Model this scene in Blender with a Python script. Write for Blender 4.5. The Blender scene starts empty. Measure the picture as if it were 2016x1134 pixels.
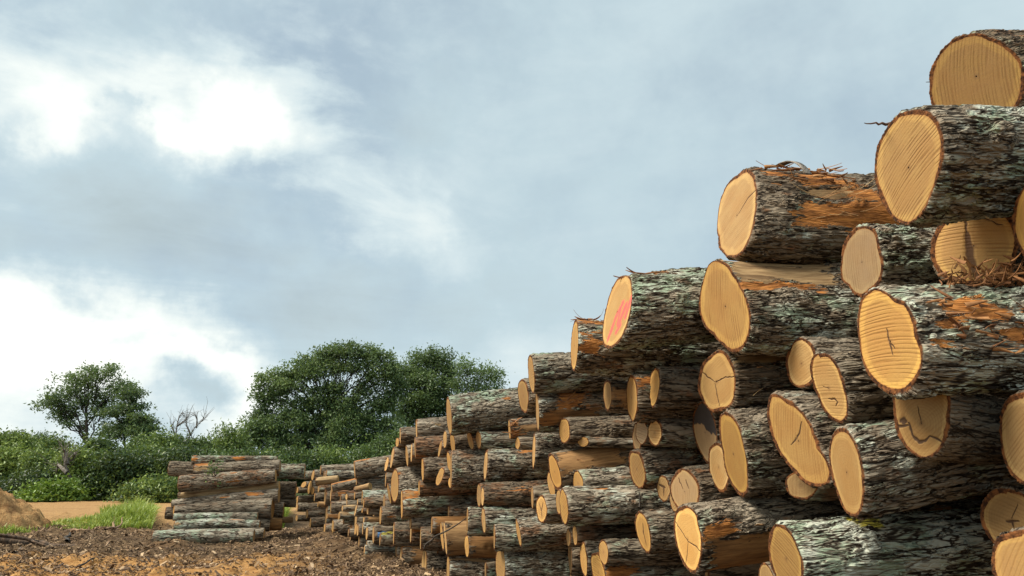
import bpy, math, random
import numpy as np
from mathutils import Vector, Matrix

random.seed(7)
RNG = np.random.default_rng(7)
scene = bpy.context.scene
col = scene.collection

# ------------------------------------------------------------------ camera
F = 1440.0 / 2016.0            # focal length in picture widths
PITCH = math.radians(14.2)
CAM_H = 1.5
cam_d = bpy.data.cameras.new("camera")
cam_d.sensor_width = 36.0
cam_d.lens = 36.0 * F
cam_d.clip_start = 0.05
cam_d.clip_end = 3000.0
cam = bpy.data.objects.new("camera", cam_d)
col.objects.link(cam)
cam.location = (0, 0, CAM_H)
cam.rotation_euler = (math.radians(90) + PITCH, 0, 0)
scene.camera = cam

CP, SP = math.cos(PITCH), math.sin(PITCH)
RIGHT = np.array([1.0, 0, 0]); UP = np.array([0, -SP, CP]); FWD = np.array([0, CP, SP])
CAM = np.array([0, 0, CAM_H])


def ray(u, v):
    """direction into the place for a point of the survey photograph (FWD component 1)"""
    return RIGHT * ((u - 1008) / 1440.0) - UP * ((v - 567) / 1440.0) + FWD


def at(u, v, Y):
    r = ray(u, v)
    return CAM + r * (Y / r[1])


def ground_at(u, v):
    r = ray(u, v)
    return CAM + r * (-CAM_H / r[2])


# ------------------------------------------------------------------ light
scene.view_settings.view_transform = 'Standard'
scene.view_settings.look = 'None'
scene.view_settings.gamma = 1.0
scene.view_settings.exposure = 1.0
scene.view_settings.use_curve_mapping = False

SUN_AZ = math.radians(-106.0)   # from straight ahead, towards the left
SUN_EL = math.radians(52.0)
SUN_DIR = Vector((math.sin(SUN_AZ) * math.cos(SUN_EL), math.cos(SUN_AZ) * math.cos(SUN_EL), math.sin(SUN_EL)))
sun_d = bpy.data.lights.new("sun", 'SUN')
sun_d.energy = 2.75
sun_d.angle = math.radians(26)
sun_d.color = (1.0, 0.93, 0.80)
sun = bpy.data.objects.new("sun", sun_d)
col.objects.link(sun)
sun.rotation_euler = (-SUN_DIR).to_track_quat('-Z', 'Y').to_euler()
sun.location = (-20, 10, 20)


# ------------------------------------------------------------------ node helpers
class NT:
    def __init__(self, tree):
        self.t = tree
        tree.nodes.clear()

    def n(self, typ, ins=None, **props):
        nd = self.t.nodes.new('ShaderNode' + typ)
        for k, v in props.items():
            setattr(nd, k, v)
        for k, v in (ins or {}).items():
            self.set(nd.inputs[k], v)
        return nd

    def set(self, sock, v):
        if isinstance(v, bpy.types.NodeSocket):
            self.t.links.new(v, sock)
        elif isinstance(v, bpy.types.Node):
            self.t.links.new(v.outputs[0], sock)
        else:
            if sock.type == 'RGBA' and len(v) == 3:
                v = (*v, 1)
            sock.default_value = v

    def m(self, op, a, b=0.0, c=None, clamp=False):
        nd = self.n('Math', {0: a, 1: b}, operation=op, use_clamp=clamp)
        if c is not None:
            self.set(nd.inputs[2], c)
        return nd.outputs[0]

    def mix(self, f, a, b, mode='MIX'):
        nd = self.n('Mix', {0: f, 6: a, 7: b}, data_type='RGBA', blend_type=mode)
        return nd.outputs[2]

    def ss(self, v, lo, hi, a=0.0, b=1.0):
        nd = self.n('MapRange', {0: v, 1: lo, 2: hi, 3: a, 4: b}, interpolation_type='SMOOTHSTEP')
        return nd.outputs[0]

    def noise(self, vec, scale, detail=3.0, rough=0.55, dist=0.0):
        nd = self.n('TexNoise', {'Vector': vec, 'Scale': scale, 'Detail': detail, 'Roughness': rough, 'Distortion': dist})
        return nd.outputs[0]

    def vscale(self, vec, s):
        return self.n('VectorMath', {0: vec, 1: s}, operation='MULTIPLY').outputs[0]

    def vadd(self, a, b):
        return self.n('VectorMath', {0: a, 1: b}, operation='ADD').outputs[0]

    def attr(self, name, obj=False):
        nd = self.n('Attribute', attribute_name=name, attribute_type='OBJECT' if obj else 'GEOMETRY')
        return nd.outputs[2]

    def ramp(self, f, stops):
        nd = self.n('ValToRGB', {0: f})
        cr = nd.color_ramp
        while len(cr.elements) < len(stops):
            cr.elements.new(0.5)
        for e, (p, c) in zip(cr.elements, stops):
            e.position = p
            e.color = (*c, 1)
        return nd.outputs[0]


def material(name):
    m = bpy.data.materials.new(name)
    m.use_nodes = True
    return m, NT(m.node_tree)


# ------------------------------------------------------------------ sky
def az_el(u, v):
    r = ray(u, v)
    r = r / np.linalg.norm(r)
    return math.atan2(r[0], r[1]), math.asin(r[2])


world = bpy.data.worlds.new("World")
scene.world = world
world.use_nodes = True
w = NT(world.node_tree)
tc = w.n('TexCoord')
gen = tc.outputs['Generated']
# cloud turbulence bends the directions so that no bank has a smooth outline
wn1 = w.n('TexNoise', {'Vector': gen, 'Scale': 3.4, 'Detail': 7.0, 'Roughness': 0.58})
wn2 = w.n('TexNoise', {'Vector': gen, 'Scale': 13.0, 'Detail': 5.0, 'Roughness': 0.6})
off1 = w.vscale(w.vadd(wn1.outputs['Color'], (-0.5, -0.5, -0.5)), (0.30, 0.30, 0.24))
off2 = w.vscale(w.vadd(wn2.outputs['Color'], (-0.5, -0.5, -0.5)), (0.085, 0.085, 0.07))
wd = w.n('VectorMath', {0: w.vadd(gen, w.vadd(off1, off2))}, operation='NORMALIZE').outputs[0]
sx = w.n('SeparateXYZ', {0: wd})
AZ = w.m('ARCTAN2', sx.outputs[0], sx.outputs[1])
EL = w.m('ARCSINE', sx.outputs[2])

# (u, v, half width, half height, turn in degrees, amount)
BANKS = [
    (120, 130, 130, 65, -12, .20), (140, 205, 85, 55, 0, .40), (330, 170, 150, 45, -22, .30), (440, 230, 85, 62, -8, .62),
    (20, 60, 140, 60, 0, .10), (620, 170, 70, 40, -15, .15), (330, 70, 160, 40, -5, .05),
    (600, 330, 330, 80, -32, .11), (780, 470, 90, 42, -20, .11), (845, 435, 45, 40, 20, .14),
    (20, 590, 170, 70, -14, .50), (120, 690, 260, 60, 0, .42), (90, 790, 320, 90, 0, .40), (420, 800, 130, 70, 0, .34),
    (330, 640, 110, 40, -12, .16), (500, 790, 80, 80, 0, .34), (430, 720, 90, 30, 0, .18), (980, 700, 130, 50, 0, .10), (1030, 745, 90, 40, 0, .12),
    (1500, 40, 520, 150, 0, .03), (1900, 60, 90, 160, 0, -.03),
    (250, 345, 190, 85, -10, -.13), (25, 215, 70, 45, 0, -.16), (250, 175, 38, 20, -20, -.22), (350, 165, 45, 18, -15, -.24), (260, 225, 50, 14, -10, -.10),
    (120, 480, 220, 50, 0, -.13), (500, 520, 220, 60, -14, -.09), (640, 610, 190, 55, -8, -.10),
    (425, 800, 60, 38, 0, -.80), (288, 690, 45, 16, 0, -.16), (470, 690, 100, 26, -5, -.10),
    (930, 250, 170, 220, -10, -.05), (1000, 590, 220, 70, -5, -.10), (1680, 260, 170, 90, -25, -.05), (1250, 440, 300, 90, -12, -.03),
    (100, 635, 60, 10, 0, -.18), (170, 830, 160, 20, 0, -.05),
]
tot = None
for (u, v, hu, hv, rot, amp) in BANKS:
    a0, e0 = az_el(u, v)
    a1, _ = az_el(u + 20, v); _, e1 = az_el(u, v - 20)
    sa = abs(a1 - a0) / 20 * hu; se = abs(e1 - e0) / 20 * hv
    da = w.m('SUBTRACT', AZ, a0); de = w.m('SUBTRACT', EL, e0)
    c, s = math.cos(math.radians(rot)), math.sin(math.radians(rot))
    p = w.m('MULTIPLY_ADD', de, s / sa, w.m('MULTIPLY', da, c / sa))
    q = w.m('MULTIPLY_ADD', da, -s / se, w.m('MULTIPLY', de, c / se))
    d2 = w.m('MULTIPLY_ADD', p, p, w.m('MULTIPLY', q, q))
    # a soft-edged plateau
    g = w.m('MULTIPLY', amp, w.m('POWER', 2.718, w.m('MULTIPLY', d2, -0.62)))
    tot = g if tot is None else w.m('ADD', tot, g)
fine = w.n('TexNoise', {'Vector': w.vscale(gen, (1.0, 1.0, 2.2)), 'Scale': 5.0, 'Detail': 9.0, 'Roughness': 0.6, 'Distortion': 0.35}).outputs[0]
streak = w.n('TexNoise', {'Vector': w.vscale(gen, (1.0, 1.0, 7.0)), 'Scale': 3.2, 'Detail': 6.0, 'Roughness': 0.58, 'Distortion': 0.5}).outputs[0]
streak = w.m('MULTIPLY', w.m('SUBTRACT', streak, 0.5), w.m('MULTIPLY', w.ss(EL, 0.55, 0.12, 0.0, 0.55), w.ss(AZ, 0.0, -0.25, 0.25, 1.0)))
fineA = w.m('MULTIPLY', w.m('SUBTRACT', fine, 0.5), w.ss(AZ, -0.5, 0.30, 0.92, 0.24))
# behind and beside the camera the overcast goes on, mid grey, plus an added fill
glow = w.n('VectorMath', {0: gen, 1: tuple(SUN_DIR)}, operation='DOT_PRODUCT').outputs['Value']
glow = w.ss(glow, 0.62, 1.0, 0.0, 1.0)      # added fill light: unseen sky brightened round the sun, behind the camera's left shoulder
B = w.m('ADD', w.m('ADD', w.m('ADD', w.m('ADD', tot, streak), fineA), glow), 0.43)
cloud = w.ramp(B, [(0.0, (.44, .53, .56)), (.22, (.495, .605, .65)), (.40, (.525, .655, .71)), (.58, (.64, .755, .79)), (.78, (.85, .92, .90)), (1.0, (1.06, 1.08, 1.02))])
sky = w.n('TexSky', sky_type='NISHITA', sun_disc=False)
sky.sun_elevation = SUN_EL
sky.sun_rotation = SUN_AZ % (2 * math.pi)
skyc = w.n('VectorMath', {0: sky.outputs[0]}, operation='SCALE')
skyc.inputs[3].default_value = 1.0
thin = w.ss(w.noise(gen, 2.2, 6.0, 0.6), 0.42, 0.72, 0.0, 0.38)     # thin places where the blue comes through
thin = w.m('MULTIPLY', thin, w.ss(B, 0.62, 0.40))
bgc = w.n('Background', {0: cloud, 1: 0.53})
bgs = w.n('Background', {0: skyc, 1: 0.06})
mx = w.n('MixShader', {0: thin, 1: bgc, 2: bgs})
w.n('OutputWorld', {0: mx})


# ------------------------------------------------------------------ mesh helpers
def grid_mesh(name, P, periodic=True, attrs=None, mats=(), smooth=True, extra=None):
    """P: rows x cols x 3 -> quads"""
    R, C, _ = P.shape
    idx = np.arange(R * C).reshape(R, C)
    if periodic:
        a = idx[:-1]; b = np.roll(idx, -1, 1)[:-1]; c = np.roll(idx, -1, 1)[1:]; d = idx[1:]
    else:
        a = idx[:-1, :-1]; b = idx[:-1, 1:]; c = idx[1:, 1:]; d = idx[1:, :-1]
    q = np.stack([a, b, c, d], -1).reshape(-1, 4)
    return raw_mesh(name, P.reshape(-1, 3), q, attrs, mats, smooth)


def raw_mesh(name, V, Q, attrs=None, mats=(), smooth=True, fattrs=None):
    V = np.asarray(V, np.float32); Q = np.asarray(Q, np.int32)
    me = bpy.data.meshes.new(name)
    me.vertices.add(len(V)); me.vertices.foreach_set('co', V.ravel())
    k = Q.shape[1]
    me.loops.add(Q.size); me.loops.foreach_set('vertex_index', Q.ravel())
    me.polygons.add(len(Q))
    me.polygons.foreach_set('loop_start', np.arange(0, Q.size, k, dtype=np.int32))
    me.polygons.foreach_set('loop_total', np.full(len(Q), k, np.int32))
    me.polygons.foreach_set('use_smooth', np.full(len(Q), smooth, bool))
    me.update(calc_edges=True)
    for nme, arr in (attrs or {}).items():
        at_ = me.attributes.new(nme, 'FLOAT', 'POINT')
        at_.data.foreach_set('value', np.ascontiguousarray(arr, np.float32).ravel())
    for nme, arr in (fattrs or {}).items():
        at_ = me.attributes.new(nme, 'FLOAT', 'FACE')
        at_.data.foreach_set('value', np.ascontiguousarray(arr, np.float32).ravel())
    for m in mats:
        me.materials.append(m)
    return me


def add(name, me, parent=None, mat4=None):
    o = bpy.data.objects.new(name, me)
    col.objects.link(o)
    if parent is not None:
        o.parent = parent
    if mat4 is not None:
        o.matrix_world = mat4
    return o


def tag(o, label=None, cat=None, group=None, kind=None):
    if label: o['label'] = label
    if cat: o['category'] = cat
    if group: o['group'] = group
    if kind: o['kind'] = kind
    return o


def lattice(shape_seed, n=64):
    r = np.random.default_rng(shape_seed)
    return r.random((n, n)).astype(np.float32)


_L = lattice(11)


def vnoise(x, y, seed=0):
    """smooth value noise, vectorised"""
    x = np.asarray(x, np.float64) + seed * 17.31; y = np.asarray(y, np.float64) + seed * 9.77
    xi = np.floor(x).astype(int); yi = np.floor(y).astype(int)
    fx = x - xi; fy = y - yi
    fx = fx * fx * (3 - 2 * fx); fy = fy * fy * (3 - 2 * fy)
    n = 64
    g = lambda i, j: _L[(xi + i) % n, (yi + j) % n]
    return (g(0, 0) * (1 - fx) + g(1, 0) * fx) * (1 - fy) + (g(0, 1) * (1 - fx) + g(1, 1) * fx) * fy


def fbm(x, y, seed=0, oct=4):
    s = 0; a = 0.5
    for k in range(oct):
        s = s + a * vnoise(x * 2 ** k, y * 2 ** k, seed + k * 3)
        a *= 0.5
    return s


def sstep(x, a, b):
    t = np.clip((x - a) / (b - a), 0, 1)
    return t * t * (3 - 2 * t)


def tube(pts, rad, seg=6):
    """polyline -> (V, Q) tapered tube"""
    pts = np.asarray(pts, float); rad = np.asarray(rad, float)
    n = len(pts)
    T = np.gradient(pts, axis=0); T /= np.linalg.norm(T, axis=1, keepdims=True) + 1e-9
    ref = np.array([0.31, 0.22, 0.92])
    V = []
    for i in range(n):
        a = np.cross(T[i], ref); a /= np.linalg.norm(a) + 1e-9
        b = np.cross(T[i], a)
        th = np.arange(seg) / seg * 2 * math.pi
        V.append(pts[i] + rad[i] * (np.cos(th)[:, None] * a + np.sin(th)[:, None] * b))
    V = np.concatenate(V)
    idx = np.arange(n * seg).reshape(n, seg)
    a = idx[:-1]; b = np.roll(idx, -1, 1)[:-1]; c = np.roll(idx, -1, 1)[1:]; d = idx[1:]
    return V, np.stack([a, d, c, b], -1).reshape(-1, 4)


class MB:
    def __init__(self): self.V = []; self.Q = []; self.n = 0; self.A = []
    def add(self, V, Q, a=0.0):
        self.V.append(np.asarray(V, float)); self.Q.append(np.asarray(Q) + self.n); self.n += len(V)
        self.A.append(np.full(len(V), a) if np.isscalar(a) else np.asarray(a))
    def mesh(self, name, mats, smooth=True):
        return raw_mesh(name, np.concatenate(self.V), np.concatenate(self.Q), {'tint': np.concatenate(self.A)}, mats, smooth)


# ------------------------------------------------------------------ materials of the logs
def make_bark():
    m, t = material('bark')
    m.displacement_method = 'BOTH'
    tc = t.n('TexCoord'); oc = tc.outputs['Object']
    sd = t.attr('seed', True)
    comb = t.n('CombineXYZ', {0: t.m('MULTIPLY', sd, 37.0), 1: t.m('MULTIPLY', sd, 11.0), 2: t.m('MULTIPLY', sd, 23.0)})
    P = t.vadd(oc, comb)
    sc = t.attr('plate', True)
    Ps = t.vscale(P, (0.21, 1.0, 1.0))
    wn = t.n('TexNoise', {'Vector': Ps, 'Scale': 9.0, 'Detail': 3.0})
    Pw = t.vadd(Ps, t.vscale(t.vadd(wn.outputs['Color'], (-.5, -.5, -.5)), (0.085, 0.085, 0.085)))
    Pv = t.n('VectorMath', {0: Pw}, operation='SCALE'); t.set(Pv.inputs[3], sc)
    v1 = t.n('TexVoronoi', {'Vector': Pv, 'Scale': 18.0}, feature='DISTANCE_TO_EDGE').outputs[0]
    v2 = t.n('TexVoronoi', {'Vector': Pv, 'Scale': 42.0}, feature='DISTANCE_TO_EDGE').outputs[0]
    cellc = t.n('TexVoronoi', {'Vector': Pv, 'Scale': 18.0}, feature='F1').outputs['Color']
    cell = t.n('SeparateColor', {0: cellc}).outputs[0]
    rn = t.noise(t.vscale(P, (0.13, 1, 1)), 15.5, 3.0, 0.6, .3)
    furrow = t.ss(t.m('ABSOLUTE', t.m('SUBTRACT', rn, .5)), 0.0, 0.06, .08, 1.0)
    brk = t.ss(v1, 0.0, 0.13, 0.25, 1.0)
    plate = t.m('MULTIPLY', furrow, brk)
    sub = t.ss(v2, 0.0, 0.16, .3, 1.0)
    nf = t.noise(t.vscale(P, (0.34, 1, 1)), 34.0, 4.0, 0.6)
    nm = t.noise(t.vscale(P, (0.45, 1, 1)), 7.0, 4.0, 0.6)
    h = t.m('MULTIPLY', plate, t.m('MULTIPLY_ADD', cell, 0.55, 0.55))
    h = t.m('MULTIPLY', h, t.m('MULTIPLY_ADD', sub, 0.45, 0.60))
    h = t.m('MULTIPLY_ADD', nf, 0.42, h)
    bare = t.attr('bare'); torn = t.attr('torn'); rim = t.attr('rim')
    # ragged borders of the missing bark follow the plates
    rag = t.m('MULTIPLY', t.m('SUBTRACT', t.m('MULTIPLY_ADD', t.noise(t.vscale(P, (0.3, 1, 1)), 10.0, 5.0, 0.65), 1.0, t.m('MULTIPLY', plate, 0.12)), 0.60), 2.2)
    bareM = t.ss(t.m('ADD', bare, rag), 0.44, 0.56)
    tornM = t.ss(t.m('ADD', torn, rag), 0.44, 0.58)
    off = t.m('MAXIMUM', bareM, t.m('MULTIPLY', tornM, 0.75))
    # colours
    lich = t.attr('lichen', True); rust = t.attr('rust', True); grey = t.attr('grey', True)
    low = t.noise(t.vscale(P, (0.6, 1, 1)), 3.2, 3.0, 0.6)
    patch = t.noise(t.vscale(P, (0.6, 1, 1)), 8.5, 4.0, 0.60)
    base = t.mix(grey, (.105, .078, .052), (.215, .178, .132))
    top = t.mix(t.m('MULTIPLY', nf, 1.1), base, t.mix(grey, (.27, .215, .145), (.52, .46, .36)))
    top = t.mix(t.m('MULTIPLY', cell, 0.6), top, (.10, .066, .040))
    top = t.mix(t.ss(low, .44, .62, 0, .55), top, t.mix(nf, (.055, .038, .026), (.17, .115, .07)))
    lm = t.m('MULTIPLY', t.ss(t.m('ADD', patch, t.m('MULTIPLY', t.m('SUBTRACT', low, .5), 0.9)), t.m('SUBTRACT', 0.76, t.m('MULTIPLY', lich, 0.40)), t.m('SUBTRACT', 0.94, t.m('MULTIPLY', lich, 0.38))), t.ss(h, 0.2, 0.7, 0.0, .85))
    lcol = t.mix(t.ss(t.noise(P, 4.2, 3.0), 0.40, 0.60), (.50, .53, .45), (.31, .40, .29))
    top = t.mix(lm, top, lcol)
    rm = t.m('MULTIPLY', t.ss(t.noise(t.vscale(P, (0.5, 1, 1)), 8.5, 4.0, 0.65), t.m('SUBTRACT', 0.76, t.m('MULTIPLY', rust, 0.36)), t.m('SUBTRACT', 0.86, t.m('MULTIPLY', rust, 0.32))), 0.85)
    top = t.mix(rm, top, t.mix(nf, (.15, .065, .032), (.30, .165, .085)))
    yl = t.attr('yellow')
    top = t.mix(t.ss(t.m('MULTIPLY', yl, t.m('ADD', patch, 0.35)), 0.42, 0.52), top, (.46, .40, .06))
    bl = t.attr('blue')
    top = t.mix(t.ss(t.m('MULTIPLY', bl, t.m('ADD', patch, 0.4)), 0.42, 0.52), top, (.10, .22, .42))
    crev = t.m('MULTIPLY', plate, t.m('MULTIPLY_ADD', sub, 0.6, 0.4))
    bark = t.mix(t.ss(crev, 0.0, 0.46), (.022, .015, .010), top)
    # bare wood: streaks along the log
    st = t.noise(t.vscale(P, (0.09, 1, 1)), 48.0, 4.0, 0.62)
    stl = t.noise(t.vscale(P, (0.16, 1, 1)), 11.0, 3.0, 0.6)
    wc = t.mix(t.attr('pale', True), (.34, .17, .060), (.45, .32, .17))
    wood = t.mix(t.ss(st, 0.30, 0.68), t.mix(0.62, wc, (.10, .048, .02)), wc)
    wood = t.mix(t.ss(stl, 0.48, 0.70, 0.0, 0.75), wood, (.085, .045, .022))
    st2 = t.noise(t.vscale(P, (0.16, 1, 1)), 30.0, 5.0, 0.7)
    tc_ = t.mix(t.ss(st2, 0.30, 0.70), (.15, .055, .018), (.54, .225, .06))
    tc_ = t.mix(t.ss(nm, 0.55, 0.72, 0.0, 0.7), tc_, (.075, .038, .022))
    c = t.mix(tornM, bark, tc_)
    c = t.mix(bareM, c, wood)
    rc = t.mix(t.ss(nf, .35, .7), (.035, .014, .007), (.22, .085, .028))
    c = t.mix(t.ss(t.m('MULTIPLY_ADD', nm, 0.9, rim), 0.95, 1.25), c, rc)
    cap = t.attr('cap')
    c = t.mix(cap, c, (.42, .27, .11))
    b = t.n('BsdfPrincipled', {'Base Color': c, 'Roughness': 0.9, 'Specular IOR Level': 0.18})
    hh = t.m('MULTIPLY', h, t.m('SUBTRACT', 1.0, off))
    hh = t.m('ADD', hh, t.m('MULTIPLY', off, t.m('MULTIPLY_ADD', st2, 0.22, 0.05)))
    hh = t.m('MULTIPLY', hh, t.m('SUBTRACT', 1.0, rim, clamp=True))
    d = t.n('Displacement', {'Height': hh, 'Midlevel': 0.0})
    t.set(d.inputs['Scale'], t.attr('depth', True))
    t.n('OutputMaterial', {0: b, 2: d})
    return m


def make_face():
    m, t = material('sawn_wood')
    a = t.attr('fa'); b_ = t.attr('fb'); rad = t.attr('rad')       # metres across / up, 0 pith .. 1 edge
    sd = t.attr('seed', True)
    ks = t.attr('kstr', True)
    cmb = t.n('CombineXYZ', {0: a, 1: b_, 2: t.m('MULTIPLY', sd, 31.0)})
    n1 = t.noise(cmb, 6.0, 3.0); n2 = t.noise(cmb, 60.0, 3.0, .6)
    # rings
    rr = t.m('SQRT', t.m('MULTIPLY_ADD', a, a, t.m('MULTIPLY', b_, b_)))
    ph = t.m('MULTIPLY_ADD', n1, 9.0, t.m('MULTIPLY', rr, 400.0))
    ring = t.m('MULTIPLY_ADD', t.m('SINE', ph), 0.5, 0.5)
    # saw kerfs
    ka = t.attr('kerf', True)
    pr = t.m('MULTIPLY_ADD', b_, t.m('COSINE', ka), t.m('MULTIPLY', t.m('MULTIPLY', a, t.m('SINE', ka)), -1.0))
    pl = t.m('MULTIPLY_ADD', a, t.m('COSINE', ka), t.m('MULTIPLY', b_, t.m('SINE', ka)))
    bow = t.m('MULTIPLY_ADD', t.m('MULTIPLY', pl, pl), 0.35, t.m('ADD', pr, t.m('MULTIPLY', n1, .008)))
    kc = t.n('CombineXYZ', {0: t.m('MULTIPLY', bow, 1.0), 1: t.m('MULTIPLY', pl, 0.05), 2: sd})
    k1 = t.noise(kc, 105.0, 2.0, .7)
    k2 = t.noise(kc, 26.0, 2.0, .5)
    lines = t.m('MULTIPLY_ADD', t.m('SINE', t.m('MULTIPLY_ADD', k2, 12.0, t.m('MULTIPLY', bow, 290.0))), 0.5, 0.5)
    lines = t.m('POWER', lines, 2.2)
    amp = t.ss(t.noise(t.n('CombineXYZ', {0: bow, 1: t.m('MULTIPLY', pl, .35), 2: sd}), 11.0, 3.0, .6), .36, .62, .15, 1.0)
    kk = t.m('MULTIPLY', lines, t.m('MULTIPLY', amp, t.m('MULTIPLY_ADD', k1, .9, .35)))
    big = t.noise(t.vscale(cmb, (1, 1, 1)), 3.5, 2.0)
    tone = t.attr('tone', True)
    gold = t.mix(tone, (.60, .355, .080), (.66, .455, .195))
    heart = t.mix(tone, (.42, .235, .058), (.47, .305, .125))
    c = t.mix(t.ss(t.m('MULTIPLY_ADD', t.m('SUBTRACT', n1, .5), .35, rad), 0.90, 0.80), gold, heart)
    c = t.mix(t.ss(n1, 0.38, 0.68, 0.0, 0.55), c, t.mix(0.5, c, (.40, .20, .055)))
    c = t.mix(t.m('MULTIPLY', ring, t.m('MULTIPLY_ADD', ks, -.22, 0.34)), c, (.30, .15, .05))
    c = t.mix(t.m('MULTIPLY', t.m('MULTIPLY', kk, ks), 0.95), c, (.22, .095, .022))
    c = t.mix(t.ss(big, 0.40, 0.66, 0.0, 0.7), c, t.mix(.6, c, (.36, .17, .04)))
    c = t.mix(t.ss(n2, 0.5, 0.75, 0.0, 0.28), c, (.25, .13, .045))
    # pith
    c = t.mix(t.ss(rr, 0.030, 0.004, 0.0, 0.5), c, (.22, .11, .04))
    age = t.attr('age', True)
    c = t.mix(t.m('MULTIPLY', age, t.m('MULTIPLY_ADD', n1, 0.5, 0.55)), c, t.mix(kk, (.27, .20, .13), (.17, .12, .075)))
    c = t.mix(t.ss(t.m('MULTIPLY_ADD', n2, .05, rad), 0.985, 1.03, 0.0, 0.6), c, (.33, .13, .035))
    c = t.mix(t.ss(t.m('MULTIPLY_ADD', n2, 0.25, t.attr('stain')), 0.45, 0.75, 0, .93), c, (.022, .024, .030))
    pk = t.ss(t.m('MULTIPLY', t.attr('paint'), t.m('MULTIPLY_ADD', k1, .9, t.m('MULTIPLY', n2, .55))), 0.22, 0.80, 0.0, 0.80)
    c = t.mix(pk, c, (.74, .085, .11))
    crk = t.attr('crack')
    c = t.mix(t.ss(crk, 0.25, 0.75), c, (.095, .048, .022))
    lum = t.attr('lum', True)
    c = t.mix(1.0, c, t.n('CombineColor', {0: lum, 1: lum, 2: lum}), 'MULTIPLY')
    bs = t.n('BsdfPrincipled', {'Base Color': c, 'Roughness': 0.72, 'Specular IOR Level': 0.25})
    hgt = t.m('ADD', t.m('MULTIPLY', kk, t.m('MULTIPLY', ks, -0.6)), t.m('ADD', t.m('MULTIPLY', n2, 0.25), t.m('MULTIPLY', crk, -1.5)))
    bp = t.n('Bump', {'Height': hgt, 'Distance': 0.008, 'Strength': 0.6})
    t.set(bs.inputs['Normal'], bp)
    t.n('OutputMaterial', {0: bs})
    return m


def make_fibre():
    m, t = material('torn_fibre')
    ti = t.attr('tint')
    oc = t.n('TexCoord').outputs['Object']
    n = t.noise(oc, 60.0, 3.0)
    c = t.ramp(ti, [(0.0, (.06, .032, .02)), (.35, (.24, .10, .035)), (.7, (.46, .22, .075)), (1.0, (.66, .46, .22))])
    c = t.mix(t.m('MULTIPLY', n, 0.5), c, (.16, .07, .03))
    b = t.n('BsdfPrincipled', {'Base Color': c, 'Roughness': 0.85})
    t.n('OutputMaterial', {0: b})
    return m


BARK = make_bark(); FACE = make_face(); FIBRE = make_fibre()


# ------------------------------------------------------------------ log builder
AX_YAW = math.radians(8.0)


def line_Y(u):
    """how far away the front of the stack is in that direction"""
    return 4.55 / (0.52 + (u - 1008) / 1440.0)


def seg_dist(px, py, x0, y0, x1, y1):
    dx, dy = x1 - x0, y1 - y0
    L2 = dx * dx + dy * dy + 1e-9
    t = np.clip(((px - x0) * dx + (py - y0) * dy) / L2, 0, 1)
    return np.hypot(px - x0 - t * dx, py - y0 - t * dy), t


_count = [0]
PLACED = []          # (y, z, r, x0, x1) of every log, used to keep the hidden inner ones out of the way


def geometry(s):
    """position, axis and cut plane of a log from its survey entry"""
    u, v, h, wd = s['u'], s['v'], s['h'], s['w']
    Y = s['Y']
    r = ray(u, v); d = Y / r[1]
    C = CAM + r * d
    x_, y_ = r @ RIGHT, r @ UP
    R = 0.5 * h * d / 1440.0 / (CP - y_ * SP)
    if 'uR' in s:
        r2 = ray(s['uR'], s['vR']); C2 = CAM + r2 * ((Y + s.get('dY', 0.0)) / r2[1])
        ax = C2 - C; L = float(np.linalg.norm(ax)); ax = ax / L
        a = math.atan2(ax[1], ax[0])
        R2 = 0.5 * s['hR'] * ((Y + s.get('dY', 0.0)) / r2[1]) / 1440.0
    else:
        a = s.get('yaw', AX_YAW)
        sl = s.get('s')
        if sl is None:
            tp = s['jp']
        else:
            sa, ca = math.sin(a), math.cos(a)
            k = -sl
            tp = (k * (ca - x_ * CP * sa) + SP * sa + y_ * CP * sa) / (CP - y_ * SP + k * x_ * SP)
        pt = math.atan(tp)
        ax = np.array([math.cos(a) * math.cos(pt), math.sin(a) * math.cos(pt), math.sin(pt)])
        L = s.get('L', 2.6); R2 = R * s.get('tp', 0.92)
    Z = np.array([0, 0, 1.0]); Z = Z - ax * (Z @ ax); Z /= np.linalg.norm(Z)
    Yl = np.cross(Z, ax)
    phi = math.atan2(r[0], r[1])
    psi = phi - math.asin(min(0.97, max(0.0, wd / h)))
    sy = max(-1.0, min(1.0, math.tan(max(-1.2, min(1.2, psi + a)))))
    if 'uR' in s: sy = s.get('sy', 0.0)
    sz = 0.0
    if 'ln' in s:
        # natural lean of the projected vertical plus the skew that makes up the rest
        nat = Z @ RIGHT - x_ * (Z @ FWD); per = ax @ RIGHT - x_ * (ax @ FWD)
        # dv shortens the vertical too; h already stands for it
        sz = (s['ln'] * d / 1440.0 / (2 * R) - nat) / per
        sz = max(-0.55, min(0.55, sz))
    return C, ax, Yl, Z, R, R2, L, sy, sz


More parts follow.
